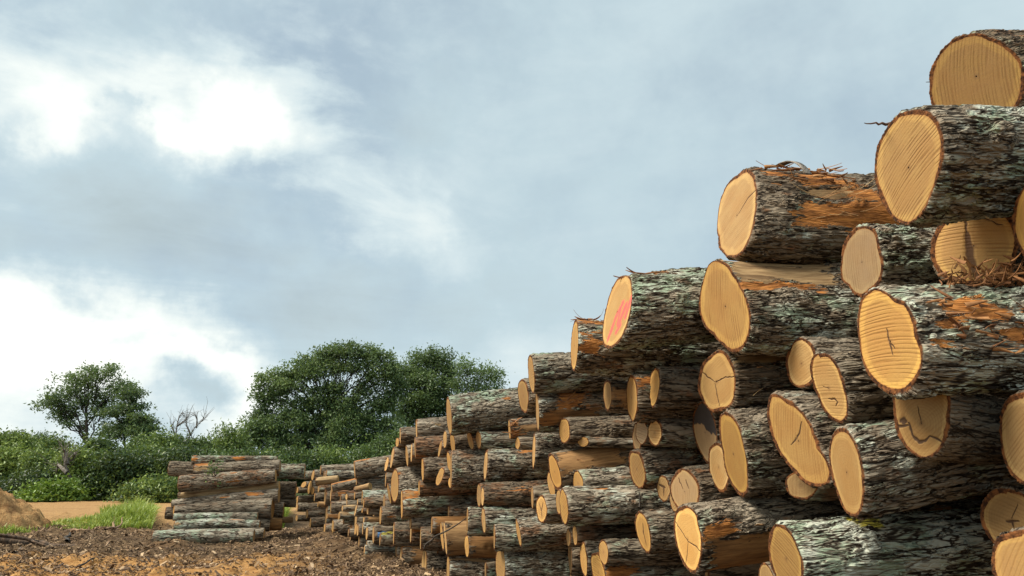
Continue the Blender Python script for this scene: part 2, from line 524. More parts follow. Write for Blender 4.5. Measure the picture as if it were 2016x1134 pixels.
def build_log(s, detail):
    """one log: an Empty at its sawn end, bark and sawn faces as children"""
    _count[0] += 1
    sd = _count[0]
    rg = np.random.default_rng(1000 + sd)
    C, ax, Yl, Z, R, R2, L, sy, sz = geometry(s)
    M = Matrix(((ax[0], Yl[0], Z[0], C[0]), (ax[1], Yl[1], Z[1], C[1]), (ax[2], Yl[2], Z[2], C[2]), (0, 0, 0, 1)))
    root = bpy.data.objects.new('log', None)
    col.objects.link(root)
    root.empty_display_size = 0.2
    root.matrix_world = M
    tag(root, s['label'], 'log', s.get('group'))
    N, dx, nr = {3: (176, 0.011, 34), 2: (112, 0.018, 18), 1: (64, 0.035, 9), 0: (40, 0.06, 6)}[detail]
    vis = s.get('vis', 1.5)
    two = 'uR' in s
    xs = [0.0]
    while xs[-1] < L - 1e-6:
        st = dx if (xs[-1] < vis or two) else dx * 4
        xs.append(min(L, xs[-1] + st))
    if xs[-1] - xs[-2] < dx * 0.3: xs.pop(-2)
    xs = np.array(xs)
    A = np.arange(N) / N * 2 * math.pi
    # outline of the sawn end
    out = np.ones(N)
    for k in range(2, 7):
        out += (0.075 / (k ** 0.7)) * rg.uniform(-1, 1) * np.cos(k * A + rg.uniform(0, 6.28))
    rN = R * out
    if 'poly' in s:
        # outline surveyed from the photograph, laid onto the plane of the cut
        nrm = ax - sy * Yl - sz * Z                       # plane x = y*sy + z*sz
        pts = []
        for (pu, pv) in s['poly']:
            q = ray(pu, pv); tt = ((C - CAM) @ nrm) / (q @ nrm)
            X = CAM + q * tt - C
            pts.append((X @ Yl, X @ Z))
        pts = np.array(pts)
        ang = np.arctan2(-pts[:, 0], pts[:, 1]) % (2 * math.pi)
        rr = np.hypot(pts[:, 0], pts[:, 1])
        o = np.argsort(ang); ang = ang[o]; rr = rr[o]
        rp = np.interp(A, np.r_[ang[-1] - 2 * math.pi, ang, ang[0] + 2 * math.pi], np.r_[rr[-1], rr, rr[0]])
        ker = np.hanning(max(3, N // 44 | 1)); ker /= ker.sum()
        k2 = len(ker) // 2
        rN = np.convolve(np.r_[rp[-k2:], rp, rp[:k2]], ker, 'valid')
        s['_Rm'] = float(rN.mean())
    Rm = rN.mean()
    jag = (vnoise(A / 6.283185 * 40, 0 * A + sd, sd) - 0.5) * 0.05 * Rm * 0.6 + (rg.random(N) - .5) * 0.008 * (detail >= 2)
    thick = min(0.017, 0.09 * Rm)
    inner = rN - thick * (0.45 + 1.25 * vnoise(A / 6.283185 * 11, 0 * A + 3.3 * sd, sd + 2)) + jag * 0.45
    # body
    X, AA = np.meshgrid(xs, A, indexing='ij')
    far = Rm * (R2 / R)
    f = sstep(X, 0.10, 0.9 * min(L, 1.6)) * (0.0 if s.get('keep') else 1.0)
    circ = np.ones(N)
    for k in range(2, 5):
        circ += 0.04 * rg.uniform(-1, 1) * np.cos(k * A + rg.uniform(0, 6.28))
    base = (rN[None, :] * (1 - f) + (Rm * circ)[None, :] * f) * (1 + (R2 / R - 1) * X / L)
    base = base * (1 + 0.09 * (fbm(X * 2.2 + sd, np.cos(AA) * 1.3 + np.sin(AA) * 2.1 + 5, sd, 3) - 0.45))
    bs = s.get('bend', rg.normal(0, 0.010, 2) * L)
    by = bs[0] * np.sin(X / L * math.pi); bz = bs[1] * np.sin(X / L * math.pi)
    kn = list(s.get('knots', []))
    if detail >= 2 and not kn and rg.random() < .6:
        kn = [(rg.uniform(.15, 1.4), rg.uniform(20, 120), rg.uniform(.05, .10), rg.uniform(.02, .05)) for _ in range(rg.integers(1, 3))]
    for (kx, kA, ks, kh) in kn:
        dA = (AA - math.radians(kA) + math.pi) % (2 * math.pi) - math.pi
        rr2 = ((X - kx) ** 2 + (dA * Rm) ** 2) / ks ** 2
        base = base + kh * np.exp(-rr2 * 1.2) - kh * 0.8 * np.exp(-rr2 * 7)
    # ragged bark edge at the cut
    y = -base * np.sin(AA) + by; z = base * np.cos(AA) + bz
    x = X + (1 - X / L) ** 2 * ((-base * np.sin(AA)) * sy + (base * np.cos(AA)) * sz)
    body = np.stack([x, y, z], -1)

    def plane_ring(rad_, push=0.0):
        yy = -rad_ * np.sin(A); zz = rad_ * np.cos(A)
        return np.stack([yy * sy + zz * sz + push, yy, zz], -1)
    rows = [plane_ring(inner), plane_ring(inner * .45 + rN * .55, -0.002)]
    P = np.concatenate([np.stack(rows), body])
    nrow = len(rows)
    rim = np.zeros(P.shape[:2]); rim[:nrow] = 1.0
    rim[nrow] = 0.75; rim[nrow + 1] = 0.35
    bare = np.zeros(P.shape[:2]); torn = np.zeros(P.shape[:2]); yel = np.zeros(P.shape[:2]); blu = np.zeros(P.shape[:2])
    for pz in s.get('bare', []):
        x0, x1, a0, a1, kind = pz
        a0, a1 = math.radians(a0), math.radians(a1)
        mid = (a0 + a1) / 2; half = (a1 - a0) / 2
        dA = np.abs((AA - mid + math.pi) % (2 * math.pi) - math.pi)
        ed = np.minimum((half - dA) * Rm / 0.055, np.minimum(X - x0, x1 - X) / 0.13)
        val = np.clip(ed * 0.5 + 0.5, 0, 1)
        tgt = {'b': bare, 't': torn, 'y': yel, 'l': blu}[kind]
        tgt[nrow:] = np.maximum(tgt[nrow:], val)
    nt = s.get('torn', 0.0)
    if nt > 0:          # scuffed places left by the grapple
        for _ in range(int(rg.poisson(nt * L * 1.3))):
            x0 = rg.uniform(-0.05, L if two else min(L, 1.8)); a0 = rg.uniform(-0.4, 2.6)
            lx = rg.uniform(0.06, 0.24); la = rg.uniform(0.08, 0.28)
            dA = np.abs((AA - a0 + math.pi) % (2 * math.pi) - math.pi)
            val = np.clip(1.15 - np.sqrt(((X - x0) / lx) ** 2 + (dA / la) ** 2) * 0.8, 0, 1)
            torn[nrow:] = np.maximum(torn[nrow:], val * 0.9)
    # bare places lie lower than the bark
    sink = np.clip(bare + 0.6 * torn - 0.25, 0, 1)[nrow:] * 0.4 * thick
    P[nrow:, :, 1] += sink * np.sin(AA); P[nrow:, :, 2] -= sink * np.cos(AA)
    cap = np.zeros(P.shape[:2])
    tail = body[-1]; cen = tail.mean(0)
    if two:
        tin = cen + (tail - cen) * (1 - thick / max(far, 1e-3))
        P = np.concatenate([P, (tail * .5 + tin * .5)[None] + [0.002, 0, 0], tin[None]])
        pad = 2; cv = 0.0
    else:
        P = np.concatenate([P, (cen + (tail - cen) * 0.9)[None], (cen + (tail - cen) * 0.02)[None]])
        pad = 2; cv = 1.0
    padf = lambda q, val: np.concatenate([q, np.full((pad, N), val)])
    rim = padf(rim, 1.0); bare = padf(bare, 0.); torn = padf(torn, 0.); yel = padf(yel, 0.); blu = padf(blu, 0.); cap = padf(cap, cv)
    me = grid_mesh('bark', P, True, {'rim': rim, 'bare': bare, 'torn': torn, 'cap': cap, 'yellow': yel, 'blue': blu}, [BARK])
    ob = bpy.data.objects.new('bark', me); col.objects.link(ob); ob.parent = root
    def n01(key, lo, hi): return float(s[key]) if key in s else float(rg.uniform(lo, hi))
    ob['seed'] = float(sd) * 0.618 % 7.0
    ob['lichen'] = n01('li', .0, .75)
    ob['rust'] = n01('ru', .15, .8)
    ob['grey'] = n01('gr', .1, .9)
    ob['pale'] = n01('pale', .2, .8)
    ob['plate'] = float(s.get('plate', rg.uniform(.85, 1.15) if detail >= 2 else .8))
    ob['depth'] = float(s.get('dep', min(0.024, 0.095 * Rm)))

    def disc(P0, rin, flip, cx, nm):
        k = np.linspace(0.012, 1, nr) ** 0.9
        V = cx + (P0[None] - cx) * k[:, None, None]
        if flip: V = V[:, ::-1]
        loc = V - cx
        fa = -loc[..., 1]; fb = loc[..., 2]
        rad_ = np.repeat(k[:, None], N, 1)
        crack = np.zeros_like(fa); paint = np.zeros_like(fa); stain = np.zeros_like(fa)
        if not flip:
            na, nb = fa / Rm, fb / Rm
            for cr in s.get('cr', []):
                wdt = cr[0]; nsg = len(cr) - 2
                for q_, (p0, p1) in enumerate(zip(cr[1:-1], cr[2:])):
                    wob = (vnoise(na * 9, nb * 9, sd) - .5) * 0.035
                    dd, tt = seg_dist(na + wob, nb + wob, *p0, *p1)
                    ta = (q_ + tt) / nsg
                    wl = wdt * (0.35 + 0.9 * np.sin(math.pi * np.clip(ta * .9 + .08, 0, 1)) ** .7)
                    crack = np.maximum(crack, np.clip(1.25 - dd / wl, 0, 1))
            for (x0, y0, x1, y1, ww) in s.get('paint', []):
                dd, tt = seg_dist(na, nb, x0, y0, x1, y1)
                paint = np.maximum(paint, np.clip(1.3 - dd / ww, 0, 1))
            if 'stain' in s:
                stain = sstep(nb + 0.35 * na + 0.35 * (vnoise(na * 6, nb * 1.5, 3) - .5), s['stain'], s['stain'] + .25)
        mef = grid_mesh(nm, V, True, {'fa': fa, 'fb': fb, 'rad': rad_, 'crack': crack, 'paint': paint, 'stain': stain}, [FACE])
        of = bpy.data.objects.new(nm, mef); col.objects.link(of); of.parent = root
        of['seed'] = float(sd) * 0.618 % 7.0
        of['kerf'] = math.radians(s.get('k', rg.uniform(-30, 95)))
        of['kstr'] = float(s.get('ks', rg.uniform(.25, .8)))
        of['tone'] = n01('tone', 0.0, 1.0)
        of['age'] = n01('age', 0.0, 0.32)
        of['lum'] = n01('lum', .72, 1.25)
        return of
    pc = s.get('pith', (0.0, 0.0))
    cxv = np.array([(-pc[0] * sy + pc[1] * sz) * Rm, -pc[0] * Rm, pc[1] * Rm])
    disc(P[0], None, False, cxv, 'sawn_face')
    if two:
        disc(P[-1], None, True, cen, 'sawn_face')
    zc = C + ax * min(0.5, L / 2)
    PLACED.append((zc[1], zc[2], Rm, C[0], C[0] + L * ax[0]))
    s['_M'] = M; s['_R'] = Rm; s['_root'] = root; s['_L'] = L
    return root


def relax(specs):
    """slide overlapping neighbours a little nearer or farther until they rest against each other"""
    n = len(specs)
    Y0 = np.array([s['Y'] for s in specs]); t = np.zeros(n)
    e = np.array([(ray(s['u'], s['v'])[2] / ray(s['u'], s['v'])[1]) for s in specs])
    hh = np.array([0.5 * s['h'] / 1440.0 / ray(s['u'], s['v'])[1] for s in specs])
    fx = np.array([bool(s.get('fix') or 'uR' in s) for s in specs])
    for it in range(300):
        Y = Y0 * np.exp(t); Zc = CAM_H + Y * e; R = hh * Y
        dY = Y[:, None] - Y[None]; dZ = Zc[:, None] - Zc[None]
        D = np.hypot(dY, dZ) + 1e-6
        ov = R[:, None] + R[None] - D
        np.fill_diagonal(ov, -1)
        ov = np.where(ov > 0.02, ov, 0)
        sg = np.sign(Y0[:, None] - Y0[None])
        # the nearer log stays in front
        push = (ov * sg).sum(1)
        t += 0.05 * push / Y
        t = np.clip(t, -0.10, 0.10)
        t[fx] = 0
    for s, ti in zip(specs, t):
        s['Y'] = float(s['Y'] * math.exp(ti))


# ------------------------------------------------------------------ survey of the stacks (centre, height and width of each sawn end)
SPECS = []


def S(u, v, h, w, label, **o):
    o.update(u=u, v=v, h=h, w=w, label=label)
    SPECS.append(o)


G1 = 'logs of the tall stack'
# --- the near, high corner
S(1922, 150, 182, 185, 'topmost log of the tall stack, round sawn end with a dark heart spot', yaw=math.radians(20), s=-.07, li=.55, k=78, ks=.6, tone=.0, age=.25, lum=.78, Y=4.75,
  poly=[(1830, 170), (1837, 130), (1850, 105), (1868, 85), (1895, 71), (1922, 65), (1948, 74), (1985, 92), (2008, 120), (2016, 160), (2008, 200), (1985, 228), (1925, 240), (1860, 228), (1836, 205)])
S(1789, 330, 222, 134, 'log second from the top with bold diagonal saw lines across its wide end', k=24, ks=1.0, tone=.25, lum=.95, li=.8, ru=.25, s=0.0, gr=.7, Y=4.25,
  poly=[(1800, 218), (1830, 224), (1846, 243), (1856, 275), (1855, 305), (1846, 345), (1832, 385), (1812, 425), (1790, 441), (1764, 433), (1743, 405), (1728, 370), (1722, 330), (1729, 290), (1745, 255), (1770, 227)])
S(1451, 424, 172, 76, 'big log with shredded orange bark jutting over the slope below the second topmost', ln=36, k=20, ks=.6, tone=.55, li=.35, ru=.5, gr=.45, s=.03, tp=1.07, torn=.0, bend=(0, -.045), lum=.95,
  bare=[(.10, .34, 10, 34, 't'), (.36, .78, 12, 60, 't'), (.42, .74, 60, 82, 'b'), (.30, 1.4, 86, 118, 't'), (.42, 1.0, 62, 84, 't')],
  poly=[(1480, 340), (1488, 360), (1490, 390), (1486, 430), (1478, 465), (1462, 496), (1440, 506), (1424, 495), (1415, 465), (1413, 430), (1418, 395), (1430, 366), (1452, 347)],
  cr=[(.018, (.85, .30), (.4, .22), (.05, .0))])
S(1428, 603, 182, 100, 'log stripped pale along its top, under the one with shredded orange bark', k=86, ks=.9, tone=.15, lum=.95, li=.75, ru=.45, s=-.02, gr=.5, pale=.75, Y=5.0, tp=1.04, keep=1,
  bare=[(.0, .80, -40, 52, 'b'), (.0, .62, 50, 74, 't')],
  poly=[(1405, 512), (1425, 516), (1442, 535), (1458, 565), (1472, 595), (1478, 630), (1475, 660), (1462, 688), (1443, 694), (1425, 680), (1405, 657), (1387, 640), (1378, 615), (1378, 580), (1386, 545), (1395, 520)])
S(1697, 516, 140, 80, 'log with a weathered brownish end tucked under the second topmost log', age=.75, k=80, ks=.4, tone=.9, li=.9, ru=.2, gr=.95, s=-.04, Y=4.75,
  poly=[(1700, 446), (1722, 455), (1730, 485), (1738, 520), (1730, 560), (1712, 575), (1698, 585), (1682, 578), (1672, 563), (1657, 550), (1657, 515), (1662, 480), (1678, 455)])
S(1917, 484, 150, 150, 'flat end with a dark vertical scar above the frayed orange fibres', yaw=math.radians(44), k=-8, ks=.9, tone=.15, age=.25, li=.5, Y=4.3,
  cr=[(.10, (-.1, .35), (-.12, -.25), (-.05, -.9)), (.03, (-.1, .9), (-.1, .3)), (.02, (.2, .75), (.7, .35))])
S(2052, 436, 172, 92, 'log cut off by the picture edge beside the scarred end', k=60, ks=.4, tone=.1, Y=3.9)
S(1753, 672, 208, 126, 'biggest bright end at mid height with a short vertical split at its heart', k=-6, ks=.8, tone=.05, lum=1.2, li=1.0, ru=.35, gr=.85, s=.0, Y=4.15,
  bare=[(.18, .44, 38, 62, 't'), (.10, .30, 66, 90, 't'), (.32, .50, 60, 78, 't'), (.42, .60, 92, 112, 't'), (.02, .22, 96, 118, 't'), (.66, 1.1, 70, 96, 't')],
  poly=[(1722, 569), (1738, 573), (1760, 588), (1783, 597), (1796, 625), (1806, 660), (1816, 690), (1812, 725), (1800, 755), (1785, 771), (1762, 776), (1735, 765), (1712, 742), (1699, 712), (1692, 670), (1690, 625), (1697, 588)],
  cr=[(.022, (-.06, .28), (-.02, .0), (.02, -.30)), (.016, (.0, -.02), (.10, -.18))])
S(1411, 752, 114, 70, 'round end with a Y shaped crack beside a pale stripped flank', k=30, ks=.15, tone=.45, age=.18, li=.4, ru=.4, s=-.03, Y=5.6,
  bare=[(.0, .75, 38, 62, 'b'), (.05, .4, 14, 36, 't')], pale=1.0,
  cr=[(.02, (-.9, .55), (-.1, .0)), (.02, (-.1, .0), (.5, .1), (.95, .05)), (.018, (-.1, 0), (.0, -.9))])
S(1578, 716, 92, 60, 'half hidden pale end wedged under the pale topped log', k=20, ks=.4, tone=.9, age=.1, Y=5.0)
S(1632, 764, 138, 76, 'long oval end with a small hooked crack, left of the biggest bright end', ln=-40, k=-5, ks=.45, tone=.4, age=.22, li=.45, s=-.05, gr=.5, Y=4.75,
  poly=[(1612, 696), (1630, 698), (1643, 712), (1655, 740), (1665, 770), (1670, 800), (1668, 820), (1656, 833), (1640, 828), (1622, 808), (1610, 780), (1600, 750), (1596, 720), (1600, 702)],
  cr=[(.03, (-.2, -.35), (.1, -.38), (.25, -.5), (.1, -.6)), (.014, (-.3, .1), (.0, .0))])
S(1814, 834, 142, 110, 'end with a curved ring crack just below the biggest bright end', yaw=math.radians(26), k=35, ks=.3, tone=.75, age=.05, li=.25, gr=.3, ru=.2, Y=4.45, dep=.014,
  poly=[(1759, 770), (1800, 764), (1867, 770), (1868, 815), (1865, 850), (1855, 880), (1835, 899), (1818, 903), (1795, 890), (1772, 862), (1762, 830), (1759, 800)],
  cr=[(.05, (-1.0, -.03), (-.45, -.03)), (.045, (-.42, .05), (-.34, -.30), (-.15, -.52), (.05, -.50), (.22, -.36)), (.035, (.22, -.36), (.5, -.5), (.92, -.70)), (.13, (-.66, .12), (-.50, .10)), (.015, (-.05, .5), (.0, .0))])
S(1572, 868, 180, 122, 'large S shaped end with a slanting dark crack', k=82, ks=.6, tone=.25, age=.12, lum=.9, li=.35, ru=.35, s=-.06, Y=4.95, keep=1,
  poly=[(1516, 776), (1530, 776), (1545, 787), (1570, 804), (1589, 826), (1602, 853), (1612, 885), (1628, 908), (1635, 930), (1630, 952), (1612, 957), (1590, 953), (1567, 930), (1545, 905), (1526, 872), (1516, 840), (1511, 808)],
  cr=[(.026, (.22, .50), (.08, .20), (-.12, .02), (-.3, -.10))])
S(1667, 930, 174, 68, 'tall oval end in front of a rough grey log that climbs to the right', ln=-30, k=84, ks=.25, tone=.6, age=.12, lum=.95, li=.7, ru=.45, s=-.20, gr=.7, Y=4.55,
  poly=[(1655, 844), (1670, 850), (1684, 873), (1694, 905), (1700, 945), (1699, 985), (1692, 1012), (1682, 1017), (1665, 1007), (1650, 975), (1638, 935), (1633, 895), (1638, 862)])
S(1444, 894, 162, 57, 'narrow tall orange end with fine upright grain, left of the S shaped end', ln=-32, k=84, ks=.5, tone=.1, li=.35, gr=.55, s=-.10, Y=5.45,
  poly=[(1428, 813), (1440, 818), (1455, 840), (1465, 880), (1472, 930), (1471, 968), (1460, 976), (1446, 962), (1432, 935), (1424, 890), (1417, 850), (1418, 818)])
S(1415, 920, 94, 40, 'small pale end peeping out behind the narrow tall orange end', tone=.9, k=40, ks=.3, Y=5.6, s=-.08)
S(1388, 851, 116, 44, 'log whose end is stained black over its upper half', ln=-22, tone=.8, age=.7, stain=.02, k=80, Y=5.85, li=.3)
S(1354, 1062, 134, 56, 'bright end with a three legged crack and a bare brown underside', ln=-18, k=20, ks=.12, tone=.45, age=.0, lum=1.5, li=.5, ru=.5, s=-.115, gr=.75, pale=.1, Y=5.55,
  bare=[(.05, 2.0, 84, 185, 'b'), (.0, .30, 62, 90, 't')],
  poly=[(1343, 997), (1358, 999), (1372, 1012), (1375, 1030), (1381, 1050), (1382, 1080), (1378, 1110), (1370, 1128), (1355, 1122), (1341, 1100), (1332, 1070), (1327, 1040), (1330, 1012)],
  cr=[(.02, (-.95, .62), (-.35, .2), (.0, -.08)), (.02, (.0, -.08), (.5, -.15), (1, -.42)), (.018, (.0, -.08), (-.2, -.5), (-.45, -.85))])
S(1548, 1100, 136, 70, 'lichen white log with a yellow lichen patch at the foot of the stack', ln=-24, k=-34, ks=.5, tone=.15, age=.12, li=1.7, ru=.15, gr=1.0, s=-.085, Y=4.75, tp=1.16,
  bare=[(.40, .60, 10, 44, 'y')],
  poly=[(1530, 1033), (1546, 1036), (1560, 1052), (1572, 1080), (1580, 1110), (1582, 1140), (1572, 1165), (1556, 1168), (1538, 1155), (1522, 1125), (1514, 1090), (1516, 1052)])
S(1509, 1140, 62, 30, 'small pale corner of an end between the three legged crack and the lichen white log', tone=.6, Y=5.0)
S(2032, 868, 192, 112, 'log at the right picture edge with a curved pale rim', k=30, tone=.7, age=.25, Y=3.95)
S(1992, 1028, 136, 104, 'brown end with a small star crack low at the right edge', yaw=math.radians(22), k=-20, ks=.3, tone=.3, age=.35, Y=4.1, cr=[(.04, (-.2, .0), (.25, .05)), (.03, (.0, .05), (.05, -.15)), (.015, (.0, .1), (.35, .6))])
S(2024, 1118, 148, 128, 'lowest log at the right edge with an orange rim', yaw=math.radians(22), k=60, ks=.3, tone=.1, Y=3.75)
S(1577, 955, 56, 50, 'rounded pale bit of an end beneath the S shaped end', tone=.9, ks=.3, Y=5.4)
S(1348, 968, 92, 54, 'weathered grey brown end above the bright end with the three legged crack', age=.7, k=70, tone=.5, li=.3, s=-.12, Y=6.05, cr=[(.03, (-.3, .6), (-.1, .1)), (.03, (.2, .5), (.3, .1))])
S(1328, 985, 44, 20, 'sliver of an end behind the weathered grey brown end', tone=.8, Y=6.3)
S(1306, 962, 48, 26, 'tiny cracked end in the dark gap left of the weathered grey brown end', tone=.9, Y=6.5, cr=[(.1, (-.6, .3), (.3, .1)), (.08, (.1, .2), (.0, -.6))])
S(1254, 924, 78, 30, 'slim oval end ringed in yellow with rough bark behind', ln=-12, k=30, ks=.5, tone=.2, li=.55, s=-.09)
S(1266, 1047, 80, 29, 'leaning end with a long crack left of the three legged crack', ln=-16, tone=.2, li=.5, s=-.04, cr=[(.05, (.2, .4), (.05, -.1), (.1, -.7))])
S(1178, 1126, 80, 28, 'orange end cut by the bottom picture edge with torn bark beside it', ln=-12, k=-10, ks=.7, tone=.15, li=.8, ru=.4, s=-.03, bare=[(.0, .35, 60, 110, 't')])
S(1188, 1087, 48, 20, 'small dark orange end just above the orange end at the bottom edge', tone=.1, age=.3, li=.6, s=-.03)
S(1149, 1101, 68, 14, 'thin upright end against the long lichened log at the bottom edge', tone=.2, ln=-3, s=-.04)
S(985, 1116, 84, 20, 'long lichened log at the bottom edge with a pale striped oval end', k=-5, ks=.7, tone=.35, li=.75, gr=.8, s=-.03, plate=1.1)
S(882, 1123, 58, 6, 'log with a peeled top strip at the bottom edge, right of the leaning oval end', li=.7, gr=.8, bare=[(.0, .55, 5, 40, 'b'), (.0, .14, 100, 150, 'b')], s=-.005, pale=.5)
S(835, 1106, 50, 10, 'dark log on the dirt with a pale pointed oval end', fix=1, Y=12.2, li=.3, ru=.3, tone=.9, s=.01, cr=[(.1, (0, .9), (.0, .1), (.1, -.3))])
S(789, 1094, 48, 3, 'log on the dirt stripped bare past a ring of bark', fix=1, Y=12.9, s=.02, bare=[(.16, 2, 10, 190, 'b')], pale=.2, ru=.5)
S(717, 1088, 30, 2, 'pale greenish log lying lowest and farthest left on the open dirt', fix=1, Y=14.2, li=.55, gr=.55, s=.0, L=1.1, dep=.006)
# --- skyline steps
S(1215, 614, 143, 57, 'log with pink paint sprayed on its sawn end', ln=31, k=52, ks=.5, tone=.6, age=.08, li=.9, ru=.4, gr=.55, s=-.035, Y=5.35,
  poly=[(1228, 543), (1240, 546), (1244, 565), (1243, 600), (1236, 635), (1224, 665), (1208, 683), (1196, 685), (1187, 672), (1187, 645), (1194, 605), (1204, 570), (1215, 550)],
  paint=[(.30, .18, -.02, -.15, .14), (-.02, -.15, -.25, -.7, .13), (.25, .2, .20, -.35, .10), (.55, .05, .30, -.40, .16), (.85, .2, .70, -.25, .16), (.45, -.45, .25, -.6, .12), (-.1, -.5, -.02, -.15, .08)],
  bare=[(.0, .30, -60, 14, 'b'), (.16, .34, 4, 24, 't')])
S(1131, 680, 102, 14, 'log with frayed red bark one step below the pink painted one', ln=2, tone=.3, li=.8, ru=.55, gr=.5, s=-.005, bare=[(.02, .42, 2, 40, 't'), (.03, .2, 70, 120, 't')], Y=6.5)
S(1046, 736, 74, 11, 'greenish log on the skyline two steps below the pink painted one', ln=-8, tone=.25, li=.75, gr=.65, s=-.05, torn=.3, Y=7.6)
S(1030, 779, 68, 19, 'short oval end poking out under the greenish skyline log', ln=-7, tone=.3, k=85, li=.5, Y=8.0)
S(884, 819, 72, 9, 'thick log at the low end of the skyline, in front of the oak crown', ln=-6, tone=.1, li=.75, ru=.35, gr=.8, s=-.10, Y=10.2, plate=1.0)
S(1058, 809, 78, 6, 'log with a patch of torn red bark on its upper flank', tone=.5, li=.75, ru=.5, s=-.035, Y=7.8, bare=[(.20, .48, 40, 96, 't'), (.0, .6, 96, 150, 'b')], pale=.1)
S(1196, 778, 62, 16, 'small end with a bare brown side, leftmost of three under the frayed red log', tone=.3, bare=[(.0, .9, 62, 150, 'b')], pale=.3, Y=6.6)
S(1244, 783, 92, 21, 'tall yellow end with a splintered foot, middle of the three in a row', tone=.15, k=84, ks=.6, Y=6.1, bare=[(.0, .4, 40, 70, 't')])
S(1288, 770, 66, 19, 'pointed yellow end, rightmost of the three in a row under the frayed red log', ln=8, tone=.3, Y=5.9, poly=[(1281, 739), (1298, 738), (1298, 765), (1292, 790), (1286, 803), (1281, 790), (1279, 765)])
S(1254, 860, 56, 18, 'dull shaded end in the deep gap above the slim oval end', age=.6, tone=.8, Y=6.7)
S(1263, 850, 48, 24, 'dark grey crescent shaped end in the deep gap', age=.95, tone=.9, Y=6.5)
S(1289, 852, 52, 27, 'pale striped end under the three in a row', k=-5, ks=.7, tone=.9, age=.1, Y=6.3)
S(1092, 929, 72, 21, 'oval end of a stripped brown log that climbs to the right', ln=-15, k=80, ks=.5, tone=.1, s=-.14, li=.3, ru=.4, bare=[(.0, .7, 5, 100, 'b'), (.6, 1.6, 20, 60, 'b')], pale=.25, Y=7.5)
S(1085, 955, 52, 13, 'slim end close under the stripped brown climbing log', ln=-8, tone=.2, age=.2, Y=7.75)
S(1138, 952, 50, 20, 'arched orange end lying before a whitish rough log', tone=.05, age=.25, li=.8, gr=.95, s=-.07, Y=7.3)
S(1110, 998, 72, 16, 'upright yellow end of a long lichened log with a dark gap beneath it', ln=-4, tone=.15, li=.85, gr=.8, s=-.02, Y=7.2)
S(1100, 988, 50, 11, 'dim sliver of an end left of the upright yellow end', tone=.3, age=.2, Y=7.4)
S(1066, 1002, 52, 22, 'rounded end with a fan of cracks', tone=.5, age=.1, Y=7.7, cr=[(.06, (.0, -.2), (.3, .5)), (.05, (0, -.2), (-.4, .4)), (.06, (0, -.2), (.1, -.7))])
S(1048, 980, 42, 5, 'thin reddish sliver of an end above the rounded end with fanned cracks', tone=.1, age=.4, Y=7.95)
S(943, 975, 46, 9, 'log with orange flayed bark, its outer end brown and rounded', tone=.05, age=.45, ru=.9, li=.1, torn=2.2, s=-.02, Y=9.4)
S(950, 978, 38, 6, 'bright thin end in front of the flayed orange log', tone=.9, ru=.8, li=.15, torn=1.5, s=-.01, Y=9.2)
S(952, 1025, 50, 8, 'whitish rough log with a slim bright end below the flayed orange log', ln=-3, tone=.5, li=.8, gr=.9, s=-.02, Y=9.1)
S(920, 1025, 52, 3, 'grey green log butted left of the whitish rough log', li=.7, gr=.7, s=.0, Y=9.7)
S(973, 1058, 50, 3, 'lichen speckled log under the whitish rough log', li=.95, gr=.9, s=-.02, Y=8.9)
S(1021, 1050, 54, 8, 'slanting thin end across the lichen speckled log', ln=-9, tone=.25, li=.8, gr=.8, s=-.06, Y=8.5)
S(1119, 1058, 34, 9, 'small brown end in the dark gap under the long lichened log', tone=.1, age=.4, Y=7.6)
S(1132, 1054, 38, 10, 'second small brown end in that gap, a little more to the right', tone=.2, age=.3, Y=7.45)
S(919, 1075, 44, 9, 'short bare brown log with a golden end beside the peeled thick one', tone=.1, bare=[(.0, 2, -20, 200, 'b')], pale=.1, li=.0, Y=10.0)
S(870, 1056, 56, 6, 'orange sliver of an end directly left of the peeled thick log', ln=-5, tone=.05, bare=[(.0, 2, -20, 60, 'b')], Y=10.9)
S(877, 1061, 66, 5, 'thick peeled tan log with a thin white edge', ln=-5, tone=.95, bare=[(.0, 2.6, -30, 210, 'b')], pale=.45, li=.0, Y=10.5)
S(828, 1061, 46, 2, 'dark log in shade directly left of the peeled thick one', li=.2, gr=.3, Y=11.7)
S(809, 1046, 46, 3, 'log with an orange torn start left of the dark shaded log', bare=[(.0, .22, 20, 90, 't')], ru=.7, li=.2, Y=12.2)
S(808, 1029, 24, 2, 'short whitish barked log whose white cut faces right', li=.3, gr=1.0, uR=850, vR=1029, hR=26, dY=.1, Y=11.9)
S(775, 1051, 46, 2, 'rough dark block of a log above the bare ringed log', li=.15, gr=.4, Y=12.9, plate=1.2)
S(749, 1015, 37, 4, 'deeply furrowed short log with a yellow sliver of an end', tone=.1, li=.3, gr=.6, Y=13.4, plate=1.2)
S(850, 1034, 34, 3, 'bare brown log showing behind the peeled thick one', bare=[(.0, 2, -20, 200, 'b')], pale=.0, Y=11.5)
S(735, 1053, 34, 4, 'log dabbed with blue paint near its end', ru=.5, li=.2, Y=13.7, bare=[(.06, .26, 66, 104, 'l')])
S(748, 1062, 25, 2, 'short log with a mossy yellow top in front of the blue dabbed one', li=.6, bare=[(.02, .22, 6, 44, 'y')], gr=.5, Y=13.2)
S(722, 1050, 26, 4, 'log touching the dirt just left of the blue dabbed one', li=.4, gr=.8, Y=14.1)
S(791, 993, 56, 4, 'thick log with a pale orange gash near its end and green lichen', tone=.3, li=.9, gr=.55, s=-.045, Y=11.9, bare=[(.0, .32, 25, 68, 't'), (.0, .2, 30, 55, 'b')])
S(777, 956, 64, 15, 'amber pointed oval end of a furrowed whitish log', ln=2, k=84, ks=.7, tone=.0, age=.3, li=.3, gr=1.0, s=-.10, Y=12.5, plate=1.2)
